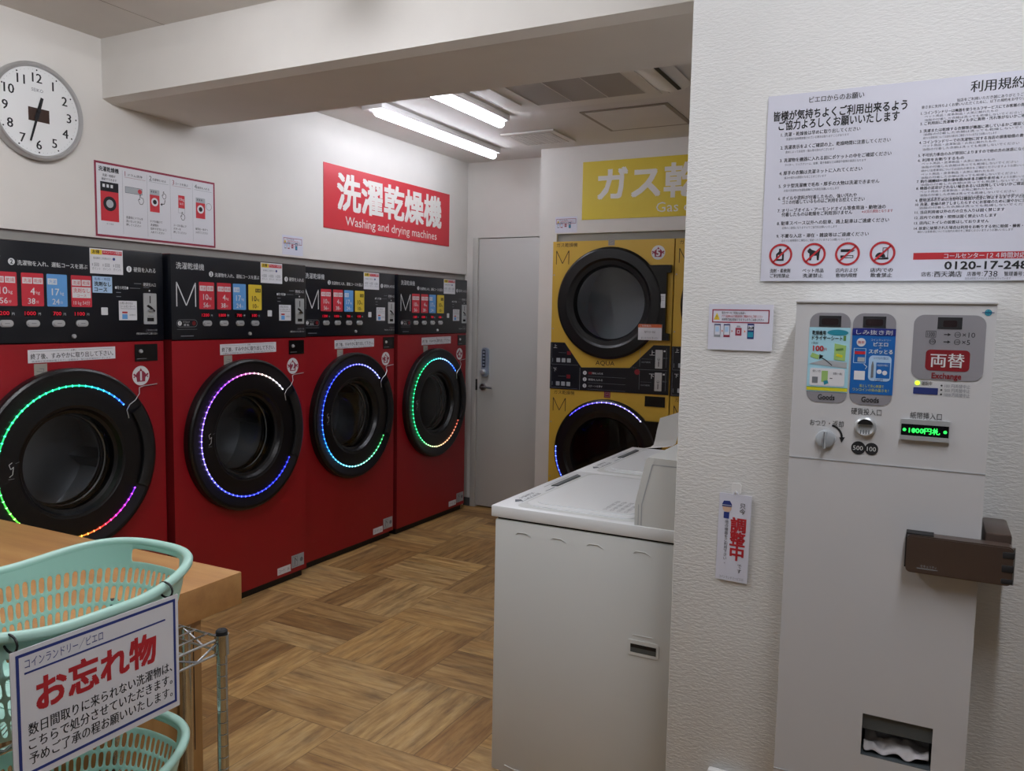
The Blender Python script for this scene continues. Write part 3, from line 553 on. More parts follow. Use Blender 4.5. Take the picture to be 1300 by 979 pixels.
washer(2.432, 'white top-loading washing machine nearest the camera, plain side panel with a grip slot')
washer(3.078, 'white top-loading washing machine behind the other white washer, facing the yellow dryer')
t = thing('paper_slip', 'blank white paper slip standing on the console of the near white washer', 'paper', (-.66, 2.30, 1.0642))
b = MB(); P = []; k = 8
for i in range(k + 1):
    f = i / k; y = .0 + .045 * f; z = .0006 + .075 * min(1, f * 1.2) ** .8 + (0); 
pr = [(-.05, .0006), (-.02, .001), (-.006, .006), (.0, .02), (.008, .05), (.02, .084)]
for q in (0, 1): P += [(-.06 + .05 * q + y * .35, y + .06 * q, z + (.018 if (q and z > .05) else 0)) for y, z in pr]
m = len(pr); b.add(P + [(x, y + .0008, z + .0004) for x, y, z in P], [(i, i + 1, m + i + 1, m + i) for i in range(m - 1)] + [(2 * m + i, 2 * m + i + 1, 3 * m + i + 1, 3 * m + i) for i in range(m - 1)] + [(0, m, 3 * m, 2 * m), (m - 1, 2 * m - 1, 4 * m - 1, 3 * m - 1)] + [(i, i + 1, 2 * m + i + 1, 2 * m + i) for i in range(m - 1)] + [(m + i, m + i + 1, 3 * m + i + 1, 3 * m + i) for i in range(m - 1)], 'ceramic_white'); b.build('sheet', t)

# ---------------------------------------------------------------- things on the left wall
LW = lambda u, v, n: (n, u, v)              # faces +x
t = thing('wall_clock', 'round white wall clock with a grey rim high on the left wall', 'clock', (-3.1, 1.942, 2.186))
b = MB(T=LW); b.lathe([(.172, .0005), (.181, .006), (.181, .03), (.175, .038), (.166, .036), (.163, .026)], 0, 0, 'clock_rim', 72); b.build('rim', t)
b = MB(T=LW); b.disc(0, 0, .166, 'clock_face', .024, 64); b.disc(0, 0, .17, 'clock_rim', .002, 64)
for k in range(12):
    a = R(90 - 30 * (k + 1)); b.text(str(k + 1), .124 * math.cos(a), .124 * math.sin(a), .034, 'ink', 'c', bold=.016, n=.0246)
for k in range(60):
    a = R(6 * k); b.disc(.153 * math.cos(a), .153 * math.sin(a), .0032 if k % 5 == 0 else .0009, 'ink', .0246, 8)
b.text('SEIKO', 0, .079, .012, 'ink_gray', 'c', w=.045, n=.0246); b.rect(-.038, -.038, .044, .012, 'hand_brown', .0248); b.build('face', t)
def hand(name, ang, l0, l1, w_, n):
    b = MB(T=LW); c, s_ = math.cos(R(ang)), math.sin(R(ang)); e = (-s_, c)
    b.ext([(c * l + e[0] * q, s_ * l + e[1] * q) for l, q in ((l0, -w_), (l1, -w_ * .7), (l1, w_ * .7), (l0, w_))], n, n + .0015, 'ink'); b.build(name, t)
hand('hour_hand', 90 - 17, -.03, .055, .0075, .027); hand('minute_hand', 90 - 197, -.03, .12, .005, .029)
b = MB(T=LW); b.lathe([(0, .034), (.006, .034), (.007, .03), (.007, .025)], 0, 0, 'ink', 16); b.build('hub', t)
# washing steps poster
PT = lambda u, v, n: (n, u, v)
def panel(name, label, cat, T, u0, v0, u1, v1, th, m, loc=(0, 0, 0), group=None):
    b = MB(T=T); b.ext([(u0, v0), (u1, v0), (u1, v1), (u0, v1)], .0004, th, m); return b
def hand_icon(b, u, v, k, n, ink='ink'):
    q = [(-.25, 0), (-.25, .9), (0, 1.0), (0, .45), (.6, .3), (.7, -.4), (.4, -1), (-.2, -1), (-.6, -.2), (-.5, .1), (-.25, -.1)]
    b.line([(u + a * k, v + c * k) for a, c in q] + [(u - .25 * k, v)], .0022, ink, n)
def mini_machine(b, u0, v0, u1, v1, n, full):
    W, H = u1 - u0, v1 - v0; b.rect(u0, v0, u1, v0 + .76 * H, 'sign_red', n); b.rect(u0, v0 + .76 * H, u1, v1, 'panel_black' if full else 'ash', n)
    b.disc(u0 + W / 2, v0 + .45 * H, .36 * W, 'ink' if full else 'paper', n + .0003); b.disc(u0 + W / 2, v0 + .45 * H, .2 * W, 'ash' if full else 'ink', n + .0006)
    for k in range(3): b.rect(u0 + (.12 + .22 * k) * W, v0 + .86 * H, u0 + (.25 + .22 * k) * W, v0 + .94 * H, 'white_print' if full else 'ink_gray', n + .0003)
b = panel('', '', '', LW, 0, 0, .627, .308, .0012, 'paper'); n = .0016; b.frame(0, 0, .627, .308, .009, 'maroon', n)
b.text('洗濯乾燥機', .02, .279, .02, 'ink', w=.093, bold=.02, n=n); b.text('洗濯・乾燥が', .067, .254, .011, 'ink', 'c', w=.06, bold=.01, n=n); b.text('連続でできます', .067, .238, .011, 'ink', 'c', w=.07, bold=.01, n=n)
mini_machine(b, .026, .066, .11, .227, n, True); b.text('使い方動画', .067, .055, .006, 'ink_gray', 'c', n=n)
cols = [(.13, .251, 'ドラム洗浄', '1'), (.251, .372, '洗濯物を入れる', '2'), (.372, .496, 'コースを選ぶ', '3'), (.496, .617, '硬貨を入れる', '4')]
for k, (a, c, s_, q) in enumerate(cols):
    b.line([(a, .02), (a, .288)], .0008, 'ink_gray', n); b.text(q, a + .012, .275, .02, 'maroon' if k % 2 == 0 else 'ink', n=n); b.text(s_, a + .028, .272, .011, 'ink', w=.07, bold=.01, n=n); b.line([(a + .01, .26), (c - .008, .26)], .001, 'maroon' if k % 2 == 0 else 'ink_gray', n)
    for i, tx in enumerate((('洗濯前にドラムを', '洗いたいときは', '押してください'), ('ドアを開けて', '洗濯物を', '詰めすぎないよう', '入れてください'), ('コースを選んで', 'ボタンを', '押してください'), ('硬貨を一枚ずつ', '入れてください'))[k]): b.text(tx, a + .014, .092 - .0155 * i - .004 * k, .011, 'ink', w=.0112 * len(tx) * .92, bold=.01, n=n)
b.rect(.142, .195, .226, .222, 'ash', n); b.frame(.142, .195, .226, .222, .0012, 'ink', n + .0003); b.disc(.214, .208, .01, 'sign_red', n + .0005); hand_icon(b, .218, .175, .02, n)
mini_machine(b, .264, .13, .314, .228, n, False); hand_icon(b, .338, .21, .016, n); b.line([(.344, .19), (.34, .172), (.324, .168)], .003, 'ink', n); b.poly([(.318, .168), (.328, .175), (.328, .161)], 'ink', n)
b.rect(.415, .165, .451, .222, 'sign_red', n); b.text('10kg', .433, .205, .012, 'white_print', 'c', n=n + .0004); b.text('56分', .433, .185, .011, 'white_print', 'c', n=n + .0004); b.frame(.415, .142, .451, .165, .001, 'ink_gray', n); hand_icon(b, .438, .13, .018, n)
mini_machine(b, .514, .13, .568, .225, n, False); b.line(arc(.59, .19, .016, 0, 360), .0014, 'ink', n)
tag(b.build('instruction_poster', None, (-3.1, 2.184, 1.742)), 'red-bordered white poster of numbered washing steps below the clock', 'poster')
# signs over the machines
b = panel('', '', '', LW, 0, 0, 1.329, .364, .003, 'sign_red'); n = .0036
b.text('洗濯乾燥機', .12, .222, .205, 'sign_white', w=1.1, bold=.028, n=n); b.text('Washing and drying machines', .19, .058, .052, 'sign_white', w=.975, n=n)
tag(b.build('machine_sign', None, (-3.1, 3.588, 1.92)), 'large red wall sign with white letters above the red machines', 'sign')
b = panel('', '', '', FRONT, 0, 0, 1.33, .369, .003, 'sign_yellow'); n = .0036
b.text('ガス乾燥機', .11, .222, .2, 'sign_white', w=1.1, bold=.028, n=n); b.text('Gas dryers', .50, .06, .06, 'sign_white', w=.42, n=n)
tag(b.build('machine_sign', None, (-2.085, 4.928, 2.07)), 'large yellow wall sign with white letters above the yellow dryers', 'sign')
# card-payment notices
def pay_notice(name, label, T, loc, W, H, rz=0, big=True):
    b = panel('', '', '', T, 0, 0, W, H, .001, 'sheet'); n = .0014; k = W / .146
    b.frame(.008 * k, H - .043 * k, W - .008 * k, H - .012 * k, .0026 * k, 'maroon', n); b.poly([(.012 * k, H - .036 * k), (.026 * k, H - .036 * k), (.019 * k, H - .02 * k)], 'sticker_yellow', n); b.text('!', .019 * k, H - .030 * k, .008 * k, 'ink', 'c', n=n + .0004)
    for i, tx in enumerate(('電子マネーをご利用のお客様へ', 'アプリ起動後は必ず通信状況をご確認のうえご利用ください', '決済完了後は返金できませんのでご注意ください')): b.text(tx, .03 * k, H - (.02 + .0075 * i) * k, .0062 * k, 'ink_red' if i == 1 else 'ink', w=(.055, .093, .096)[i] * k, bold=.008, n=n)
    for i, u in enumerate((.014, .036)):
        b.frame(u * k, .03 * k, (u + .0145) * k, .06 * k, .001 * k, 'ink', n); b.rect(u * k, .0575 * k, (u + .0145) * k, .06 * k, 'navy', n + .0003); b.rect(u * k, .03 * k, (u + .0145) * k, .035 * k, ('gray_print', 'maroon')[i], n + .0003); b.rect((u + .003) * k, .042 * k, (u + .011) * k, .054 * k, 'pale_blue', n)
    b.rect(.063 * k, .034 * k, .077 * k, .052 * k, 'maroon', n); b.frame(.067 * k, .039 * k, .073 * k, .047 * k, .0012 * k, 'sheet', n + .0004); b.text('読取', .07 * k, .055 * k, .004 * k, 'ink', 'c', n=n)
    b.rect(.09 * k, .027 * k, .105 * k, .062 * k, 'navy', n); b.rect(.0915 * k, .047 * k, .1035 * k, .058 * k, 'sheet', n + .0003); b.rect(.0915 * k, .031 * k, .1035 * k, .043 * k, 'teal', n + .0003); b.text('決済', .0975 * k, .0525 * k, .007 * k, 'ink', 'c', bold=.02, n=n + .0006)
    for u in (.0315, .054, .083): b.poly([(u * k, .041 * k), ((u + .003) * k, .044 * k), (u * k, .047 * k)], 'sticker_orange', n)
    o = b.build(name, None, loc, rz); return tag(o, label, 'notice')
pay_notice('payment_notice', 'small white notice with phone pictures on the textured white wall', FRONT, (-.473, 1.896, 1.376), .146, .106)
pay_notice('payment_notice', 'small paper notice above the red machines, left of the red sign', LW, (-3.1, 3.262, 1.745), .158, .104)
pay_notice('payment_notice', 'tiny paper notice above the yellow dryer, below the yellow sign', FRONT, (-2.275, 4.928, 1.992), .158, .104)

# ---------------------------------------------------------------- rules posters on the textured wall
PW = FRONT
b = MB(); W, H = .296, .408; b.ext([(0, 0), (W, 0), (W, H), (0, H)], .0004, .0012, 'sheet'); n = .0016
b.text('ピエロからのお願い', .142, .392, .0135, 'ink', 'c', w=.11, bold=.012, n=n); b.text('皆様が気持ちよくご利用出来るよう', .0135, .363, .0205, 'ink', w=.267, bold=.02, n=n); b.text('ご協力よろしくお願いいたします', .025, .342, .0205, 'ink', w=.242, bold=.02, n=n)
rules = [(.322, '1. 洗濯・乾燥後は早めに取り出してください', .162, '洗濯物が長時間放置されている場合は取り出すことがあります'), (.294, '2. 洗濯表示をよくご確認の上、乾燥時間に注意してください', .222, '素材によっては変形・縮み等の恐れがございます'), (.266, '3. 洗濯物を機器に入れる前にポケットの中をご確認ください', .225, 'ライター、リップクリーム、鉛筆、電子機器などは事故や故障の原因となります'),
 (.238, '4. 厚手の衣類は洗濯ネットに入れてください', .17, '絡みや破れの原因となることがございます'), (.210, '5. タテ型洗濯機で毛布・厚手の大物は洗濯できません', .205, '大型の洗濯物は洗濯乾燥機のご利用をお願いいたします'), (.183, '6. オイルや塗料が付着したもの、強い汚れや', .162, ''), (.174, '    ゴミの付着しているものはご利用をお控えください', .178, ''),
 (.156, '7. オリーブオイル・アーモンドオイル等食用油・動物油の', .22, ''), (.147, '    付着したものは乾燥をご利用頂けません', .155, ''), (.128, '8. 駐車スペース以外への駐車、路上駐車はご遠慮ください', .228, '近隣のご迷惑になりますのでご協力をお願いいたします'), (.100, '9. 不要な入店・滞在・雑談等はご遠慮ください', .19, '店内での長時間のご滞在はご遠慮くださいますようお願いいたします')]
for v, s_, wd, sub in rules:
    st = s_.startswith(' '); b.text(s_.strip(), .031 + (.009 if st else 0), v, .0088, 'ink', w=wd - (.009 if st else 0), bold=.015, n=n)
    if sub: b.text(sub, .042, v - .0105, .0055, 'ink_gray', w=min(.235, .0046 * len(sub)), n=n)
b.text('※火災の原因となります', .205, .147, .0065, 'ink_red', w=.06, n=n)
for k, (u, t1, t2) in enumerate(((.042, '洗剤・柔軟剤', 'ご利用禁止'), (.112, 'ペット用品', '洗濯禁止'), (.181, '店内および', '敷地内喫煙'), (.25, '店内での', '飲食禁止'))):
    v = .058
    if k == 0: b.poly([(u - .010, v - .013), (u + .007, v - .013), (u + .007, v + .004), (u + .001, v + .008), (u + .001, v + .014), (u - .004, v + .014), (u - .004, v + .008), (u - .010, v + .002)], 'ink', n); b.rect(u - .006, v - .009, u + .003, v, 'sheet', n + .0003)
    if k == 1: b.poly([(u - .012, v + .004), (u - .014, v + .008), (u - .009, v + .014), (u - .004, v + .010), (u + .008, v + .006), (u + .014, v + .012), (u + .012, v + .002), (u + .011, v - .013), (u + .007, v - .013), (u + .006, v - .003), (u - .003, v - .003), (u - .005, v - .013), (u - .009, v - .013), (u - .009, v + .002)], 'ink', n)
    if k == 2: b.rect(u - .014, v + .004, u + .010, v + .010, 'ink', n); b.frame(u - .014, v - .009, u + .012, v - .003, .0014, 'ink', n); b.rect(u - .014, v - .009, u - .004, v - .003, 'ink', n); b.poly([(u + .010, v + .004), (u + .015, v + .007), (u + .010, v + .010)], 'ink_gray', n)
    if k == 3: b.frame(u, v - .010, u + .011, v + .012, .0014, 'ink', n); b.poly(arc(u - .004, v - .008, .010, 0, 180, 10), 'ink', n); b.rect(u - .014, v - .013, u + .012, v - .0095, 'ink', n)
    b.ring(u, v, .0205, .025, 'ink_red', n + .0006); b.line([(u - .016, v - .016), (u + .016, v + .016)], .004, 'ink_red', n + .0006)
    b.text(t1, u, .023, .009, 'ink', 'c', w=.044, bold=.015, n=n); b.text(t2, u, .012, .009, 'ink', 'c', w=.042, bold=.015, n=n)
tag(b.build('rules_poster', None, (-.359, 1.896, 1.535)), 'white laminated rules poster with four red prohibition circles along its bottom', 'poster')
b = MB(); b.ext([(0, 0), (W, 0), (W, H), (0, H)], .0004, .0012, 'sheet')
b.text('利用規約', .098, .386, .0225, 'ink', w=.092, bold=.015, n=n)
b.text('当店をご利用いただき誠にありがとうございます', .075, .362, .0065, 'ink', w=.14, n=n); b.text('皆さまに気持ちよくお使いいただくために、以下の規約をお守りいただきますようお願いします', .012, .354, .0062, 'ink', w=.26, n=n)
tr = [(.342, '1. コインランドリーは機器を使うセルフサービスにてお客様の責任で洗濯・乾燥していただきます', 2), (.321, '2. ご利用前に洗濯機やフィルタに異物・汚れ等がないかご確認ください', 0), (.306, '3. 洗濯または乾燥する衣類等が機器に適しているかご確認ください', 2), (.283, '4. コインランドリーでの洗濯物に対する当店の損害賠償の責任は負いかねます', 2), (.257, '5. 不可抗力事由のみが原因によりますので他の方の迷惑にならないようにご協力ください', 0), (.247, '6. 利用をお断りするもの', 6), (.204, '7. 釣り銭機は一度お金を投入すると戻りません', 1), (.19, '8. 機器の返却がされない場合あるいは故障していないかご確認ください', 3), (.165, '9. 使用済みのための冷却中は機器が完全に停止するまでドアの開閉はしないでください', 0), (.157, '10. 洗濯、乾燥の終了しましたらすぐにお客様のために速やかに洗濯物をお取り出しください', 1), (.141, '11. 当店利用者以外の方の立ち入りは固く禁じます', 0), (.130, '12. 店内での飲食・喫煙は固く禁止いたします', 0), (.119, '13. 店内にトイレの設置はしておりません', 0), (.108, '14. 故意に破損された場合は利用をお断りする他に賠償・損害・修理を請求', 1)]
for v, s_, sub in tr:
    b.text(s_, .011, v, .0066, 'ink', w=min(.275, .0064 * len(s_)), bold=.012, n=n)
    for i in range(sub): b.text(('細かい注意事項については店内の掲示をご確認くださいますようお願いいたします', 'ペット用品・皮革製品・火気に触れたもの', '油脂の付着した衣類は洗っても乾燥しないでください')[(i + len(s_)) % 3], .018, v - .0072 * (i + 1), .0048, 'ink_gray', w=(.17, .13, .2)[(i * 2 + len(s_)) % 3], n=n)
b.rect(.013, .0435, W - .01, .0575, 'ink_red', n); b.text('コールセンター [２４時間対応]', .07, .0505, .011, 'sheet', w=.145, bold=.012, n=n + .0004); b.text('0120-17-2480', .072, .031, .0155, 'ink', w=.16, bold=.02, n=n)
b.text('店名：', .03, .0135, .0095, 'ink', w=.022, bold=.01, n=n); b.text('西天満店', .054, .0135, .012, 'ink', w=.05, bold=.015, n=n); b.text('店番号：', .113, .0135, .009, 'ink', w=.028, bold=.01, n=n); b.text('738', .143, .0135, .0115, 'ink', n=n); b.text('管理番号：', .178, .0135, .009, 'ink', w=.034, bold=.01, n=n); b.text('L', .214, .0135, .0115, 'ink', n=n); b.text('当店は防犯カメラによる録画を行っています', .11, .0045, .0045, 'ink_gray', w=.08, n=n)
tag(b.build('rules_poster', None, (-.063, 1.896, 1.535)), 'white laminated terms poster with a red call centre bar, above the change machine', 'poster')
# hanging tag
t = thing('hanging_tag', 'white hanging tag with vertical red letters and a blue-capped worker drawing', 'tag', (-.393, 1.9, 1.05))
b = MB(); b.ext(rrect(-.011, -.012, .011, .014, .005), .0003, .003, 'ceramic_white'); b.tube([(0, -.003, -.006), (0, -.009, -.010), (0, -.011, -.006), (0, -.010, -.001)], .0016, 'ceramic_white', 8); b.build('hook', t)
b = MB(T=lambda u, v, n: (u * math.cos(.035) - v * math.sin(-.012), -n - .004, v + u * -.02)); b.ext([(-.037, -.221), (.037, -.221), (.037, -.012), (.006, -.012), (.004, -.006), (-.004, -.006), (-.006, -.012), (-.037, -.012)], .0, .0022, 'sheet'); n = .0028
b.disc(-.018, -.046, .0105, 'skin', n); b.poly([(-.0295, -.044), (-.0295, -.038), (-.026, -.030), (-.012, -.029), (-.007, -.037), (-.007, -.043)], 'ink_blue', n + .0004); b.rect(-.025, -.072, -.012, -.0565, 'ink_blue', n); b.line([(-.0295, -.040), (-.008, -.040)], .0012, 'white_print', n + .0006)
for i, c in enumerate('只今'): b.text(c, .018, -.037 - .014 * i, .0125, 'ink', 'c', bold=.012, n=n)
for i, c in enumerate('調整中'): b.text(c, .010, -.084 - .034 * i, .034, 'ink_red', 'c', w=.034 if i < 2 else .03, bold=.03, n=n)
for i, c in enumerate('です'): b.text(c, .018, -.182 - .012 * i, .0105, 'ink', 'c', n=n)
for i, c in enumerate('他の機器をご利用下さい。'): b.text(c, -.017, -.08 - .0088 * i, .0082, 'ink', 'c', n=n)
b.text('コインランドリーピエロ', 0, -.213, .007, 'ink_gray', 'c', w=.056, n=n); b.build('card', t)
t = thing('wall_box', 'small white cover on the textured wall below the hanging tag', 'cover', (-.38, 1.9, .36))
b = MB(); b.box(-.05, .045, -.022, -.0005, -.2, .0, 'ceramic_white', .006); b.build('cover', t)
b = MB(); b.box(-.048, .043, -.0235, -.0225, -.06, -.058, 'ash'); b.build('seam', t)

# ---------------------------------------------------------------- change machine
YB = 1.76
t = thing('change_machine', 'white wall-mounted change and goods vending machine under the rules posters', 'change machine', (0, YB, 0))
b = MB(); x0, x1, z0, z1 = -.258, .1, .42, 1.484
sx0, sx1, sz0, sz1 = -.088, .041, .5525, .641
for a in ((x0, sx0, z0, z1), (sx1, x1, z0, z1), (sx0, sx1, z0, sz0), (sx0, sx1, sz1, z1)): b.add([(a[0], 0, a[2]), (a[1], 0, a[2]), (a[1], 0, a[3]), (a[0], 0, a[3])], [(0, 1, 2, 3)], 'box_white')
b.add([(x0, 0, z0), (x0, 0, z1), (x0, .139, z1), (x0, .139, z0), (x1, 0, z0), (x1, 0, z1), (x1, .139, z1), (x1, .139, z0)], [(0, 1, 2, 3), (4, 5, 6, 7), (1, 2, 6, 5), (0, 3, 7, 4)], 'box_white')
b.box(x0, x1, -.0012, .0, 1.1615, 1.163, 'ash'); b.box(x0 - .0015, x1 + .0015, -.004, .139, 1.484, 1.49, 'box_white', .002); b.box(x0, x1, -.004, .139, .412, .42, 'box_white'); b.box(x0, x1, -.0012, 0, .474, .4755, 'ash')
b.text('▶おつり・返却'[1:], -.22, 1.238, .013, 'ink', w=.065, n=.001); b.text('硬貨投入口', -.114, 1.267, .0135, 'ink', 'c', w=.056, n=.001); b.text('紙幣挿入口', -.007, 1.2665, .0135, 'ink', 'c', w=.055, n=.001)
b.line(arc(-.182, 1.21, .025, 78, 0, 10), .004, 'ink', .001); b.poly([(-.157, 1.2), (-.151, 1.212), (-.162, 1.211)], 'ink', .001)
b.disc(-.125, 1.1925, .0135, 'ink', .001); b.disc(-.1005, 1.1925, .0125, 'ink', .0012); b.text('500', -.1255, 1.1925, .009, 'white_print', 'c', n=.0016); b.text('100', -.1005, 1.1925, .009, 'white_print', 'c', n=.0018)
b.ext(rrect(-.032, 1.309, .011, 1.322, .001), 0, .001, 'navy'); b.text('運転中', -.018, 1.3305, .008, 'ink', w=.018, n=.001)
for i, s_ in enumerate(('100 円両替中止', '500 円両替中止', '1000 円両替中止')): b.disc(.0165, 1.3275 - .0085 * i, .0018, 'ink', .001, 10); b.text(s_, .022, 1.3275 - .0085 * i, .0072, 'ink_gray', w=.043, n=.001)
b.poly([(.08, 1.469), (.086, 1.4735), (.092, 1.469), (.086, 1.4645)], 'teal', .001); b.ring(.086, 1.469, .004, .006, 'teal', .001); b.line([(.076, 1.469), (.096, 1.469)], .0014, 'navy', .0014)
b.build('cabinet', t)
b = MB(); b.disc(-.0255, 1.3305, .0042, 'lamp_green', .0012); b.build('lamp', t)
b = MB(); b.box(sx0 - .002, sx1 + .002, .1, .125, sz0 - .01, sz1 + .01, 'slot_gray'); b.box(sx0 - .006, sx0, .001, .1, sz0 - .01, sz1 + .01, 'slot_gray'); b.box(sx1, sx1 + .006, .001, .1, sz0 - .01, sz1 + .01, 'slot_gray'); b.box(sx0 - .006, sx1 + .006, .001, .1, sz1, sz1 + .01, 'slot_gray'); b.box(sx0 - .006, sx1 + .006, .001, .1, sz0 - .01, sz0, 'slot_gray'); b.box(sx0, sx1, .006, .01, sz1 - .034, sz1, 'slot_gray'); b.build('payout_tray', t)
def goods(u0, u1, which):
    b = MB(); b.ext(rrect(u0, 1.281, u1, 1.4645, .02), 0, .0012, 'pad_gray'); uc = (u0 + u1) / 2; b.text('Goods', uc, 1.292, .0105, 'ink', 'c', w=.032, bold=.02, n=.0018); b.build('goods_panel', t)
    b = MB(); b.ext([(uc - .021, 1.436), (uc + .021, 1.436), (uc + .021, 1.4585), (uc - .021, 1.4585)], .0012, .002, 'ink'); b.ext(rrect(uc - .016, 1.44, uc + .016, 1.453, .004), .002, .0024, 'display_smoke'); b.build('price_display', t)
    b = MB(); a, c, v0, v1 = u0 + .0, u1 + .0005, 1.303, 1.4345; W = c - a; n = .0026
    b.ext([(a, v0), (c, v0), (c, v1), (a, v1)], .0012, .002, 'poster_cyan' if which == 0 else 'poster_blue')
    if which == 0:
        b.text('乾燥機用', a + .006, v1 - .011, .009, 'ink', w=.026, bold=.02, n=n); b.poly([(a + .055 + .02 * math.cos(q * PI / 12), v1 - .01 + .006 * math.sin(q * PI / 12)) for q in range(24)], 'teal', n); b.text('ドライヤーシート', a + .006, v1 - .0215, .0095, 'ink', w=.058, bold=.02, n=n); b.rect(a + .066, v1 - .026, a + .071, v1 - .016, 'leaf_dark', n)
        b.text('1回分', a + .006, v1 - .032, .005, 'ink', n=n); b.text('100', a + .009, v1 - .043, .0105, 'ink_red', w=.02, bold=.03, n=n); b.text('円', a + .03, v1 - .0445, .006, 'ink_red', n=n)
        b.ext([(a + .05, v1 - .065), (a + .071, v1 - .067), (a + .072, v1 - .036), (a + .05, v1 - .032)], .002, .0028, 'leaf'); b.line([(a + .053, v1 - .045), (a + .067, v1 - .043)], .004, 'leaf_dark', .0032); b.line([(a + .054, v1 - .055), (a + .066, v1 - .058)], .005, 'lemon', .0032)
        b.poly([(a + .004, v1 - .06), (a + .02, v1 - .066), (a + .022, v1 - .057), (a + .008, v1 - .052)], 'leaf', n); b.poly([(a + .002, v1 - .075), (a + .075, v1 - .082), (a + .075, v1 - .07), (a + .03, v1 - .066)], 'ash', n); b.line([(a + .022, v1 - .06), (a + .034, v1 - .066), (a + .047, v1 - .077)], .0016, 'ink', n + .0003); b.poly([(a + .022, v1 - .055), (a + .03, v1 - .058), (a + .022, v1 - .066)], 'ink', n + .0003)
        b.rr(a + .005, v0 + .012, a + .072, v0 + .048, .004, 'paper', n); b.rect(a + .01, v0 + .017, a + .021, v0 + .03, 'ink_gray', n + .0003); b.rect(a + .028, v0 + .02, a + .04, v0 + .043, 'leaf', n + .0003); b.poly([(a + .034, v0 + .014), (a + .042, v0 + .018), (a + .04, v0 + .024), (a + .032, v0 + .022)], 'teal', n + .0004); b.text('使い方', a + .01, v0 + .042, .005, 'ink_gray', n=n + .0004); b.text('衣類と一緒に', a + .05, v0 + .038, .005, 'ink', w=.018, n=n + .0004); b.line([(a + .044, v0 + .028), (a + .049, v0 + .028)], .001, 'ink', n + .0004)
        b.rect(a, v0 + .002, c, v0 + .0085, 'lemon', n); b.line([(a, v0 + .009), (c, v0 + .009)], .0012, 'leaf_dark', n + .0002)
    else:
        b.rect(a, v1 - .014, c, v1, 'poster_navy', n); b.text('しみ抜き剤', a + .007, v1 - .0075, .0095, 'white_print', w=.066, n=n + .0004)
        b.disc(a + .017, v1 - .028, .0085, 'paper', n); b.text('簡単', a + .017, v1 - .028, .006, 'ink_red', 'c', n=n + .0004); b.text('コインランドリー', a + .035, v1 - .0225, .0045, 'white_print', w=.036, n=n); b.text('ピエロ', a + .04, v1 - .031, .0085, 'white_print', w=.026, bold=.02, n=n); b.text('の', a + .0525, v1 - .0378, .004, 'white_print', 'c', n=n); b.text('スポッとる', a + .032, v1 - .0455, .009, 'white_print', w=.043, bold=.02, n=n)
        b.frame(a + .004, v1 - .07, a + .027, v1 - .04, .0012, 'pale_blue', n); b.rect(a + .006, v1 - .052, a + .026, v1 - .046, 'sign_red', n); b.rect(a + .012, v1 - .067, a + .025, v1 - .058, 'ash', n)
        b.rr(a + .033, v0 + .027, a + .074, v0 + .078, .008, 'pale_blue', n); b.rect(a + .047, v0 + .033, a + .072, v0 + .064, 'poster_blue', n + .0003); b.ext([(a + .038, v0 + .034), (a + .0425, v0 + .034), (a + .0425, v0 + .058), (a + .041, v0 + .066), (a + .0395, v0 + .066), (a + .038, v0 + .058)], .002, .0034, 'ink_gray'); b.disc(a + .053, v0 + .046, .0045, 'paper', n + .0006); b.disc(a + .063, v0 + .044, .0045, 'paper', n + .0006); b.text('いつでもすぐ使える', a + .042, v0 + .073, .005, 'ink_blue', w=.026, n=n + .0005); b.text('お出かけ前に', a + .049, v0 + .059, .0045, 'white_print', w=.02, n=n + .0006); b.text('120円', a + .046, v0 + .0295, .006, 'ink_blue', n=n + .0005)
        b.rect(a + .007, v0 + .028, a + .027, v0 + .046, 'paper', n); b.line([(a + .024, v0 + .06), (a + .03, v0 + .055), (a + .027, v0 + .05)], .001, 'white_print', n); b.text('落として安心快適で', a + .018, v0 + .0165, .006, 'lemon', w=.045, n=n); b.text('ワンコインの染み抜きを！', a + .006, v0 + .0085, .0062, 'lemon', w=.066, n=n)
    b.build('goods_poster', t)
goods(-.230, -.152, 0); goods(-.1475, -.069, 1)
b = MB(); b.ext(rrect(-.038, 1.338, .0845, 1.4635, .019), 0, .0012, 'pad_gray'); b.ext([(.003, 1.4365), (.0445, 1.4365), (.0445, 1.459), (.003, 1.459)], .0012, .002, 'ink'); b.ext(rrect(.0125, 1.4405, .036, 1.453, .003), .002, .0024, 'display_smoke')
n = .0018; b.frame(-.016, 1.42, .0015, 1.4325, .0008, 'ink', n); b.text('1000', -.0072, 1.426, .008, 'ink', 'c', w=.013, n=n)
for v, q in ((1.426, '10'), (1.412, '5')): b.line([(.015, v), (.022, v)], .0018, 'ink', n); b.poly([(.0215, v - .003), (.027, v), (.0215, v + .003)], 'ink', n); b.ring(.038, v, .0045, .0053, 'ink', n); b.text('100', .038, v, .0042, 'ink', 'c', n=n); b.text('×' + q, .046, v, .0095, 'ink', w=.006 + .0075 * len(q), n=n)
b.ring(-.004, 1.412, .0048, .0057, 'ink', n); b.text('500', -.004, 1.412, .0044, 'ink', 'c', n=n)
b.rr(-.014, 1.356, .061, 1.3965, .008, 'exchange_red', n); b.text('両替', .0235, 1.3765, .027, 'white_print', 'c', w=.057, bold=.015, n=n + .0005); b.text('Exchange', .0235, 1.3465, .0105, 'exchange_red', 'c', w=.05, bold=.025, n=n); b.build('exchange_panel', t)
b = MB(); b.lathe([(.0, .012), (.012, .0125), (.0175, .010), (.019, .004), (.019, 0)], -.188, 1.2055, 'ash', 40); b.ext([(-.1905, 1.188), (-.1855, 1.188), (-.1855, 1.223), (-.1905, 1.223)], .010, .021, 'ash'); b.rect(-.1895, 1.189, -.1885, 1.222, 'ink', .0214); b.build('return_knob', t)
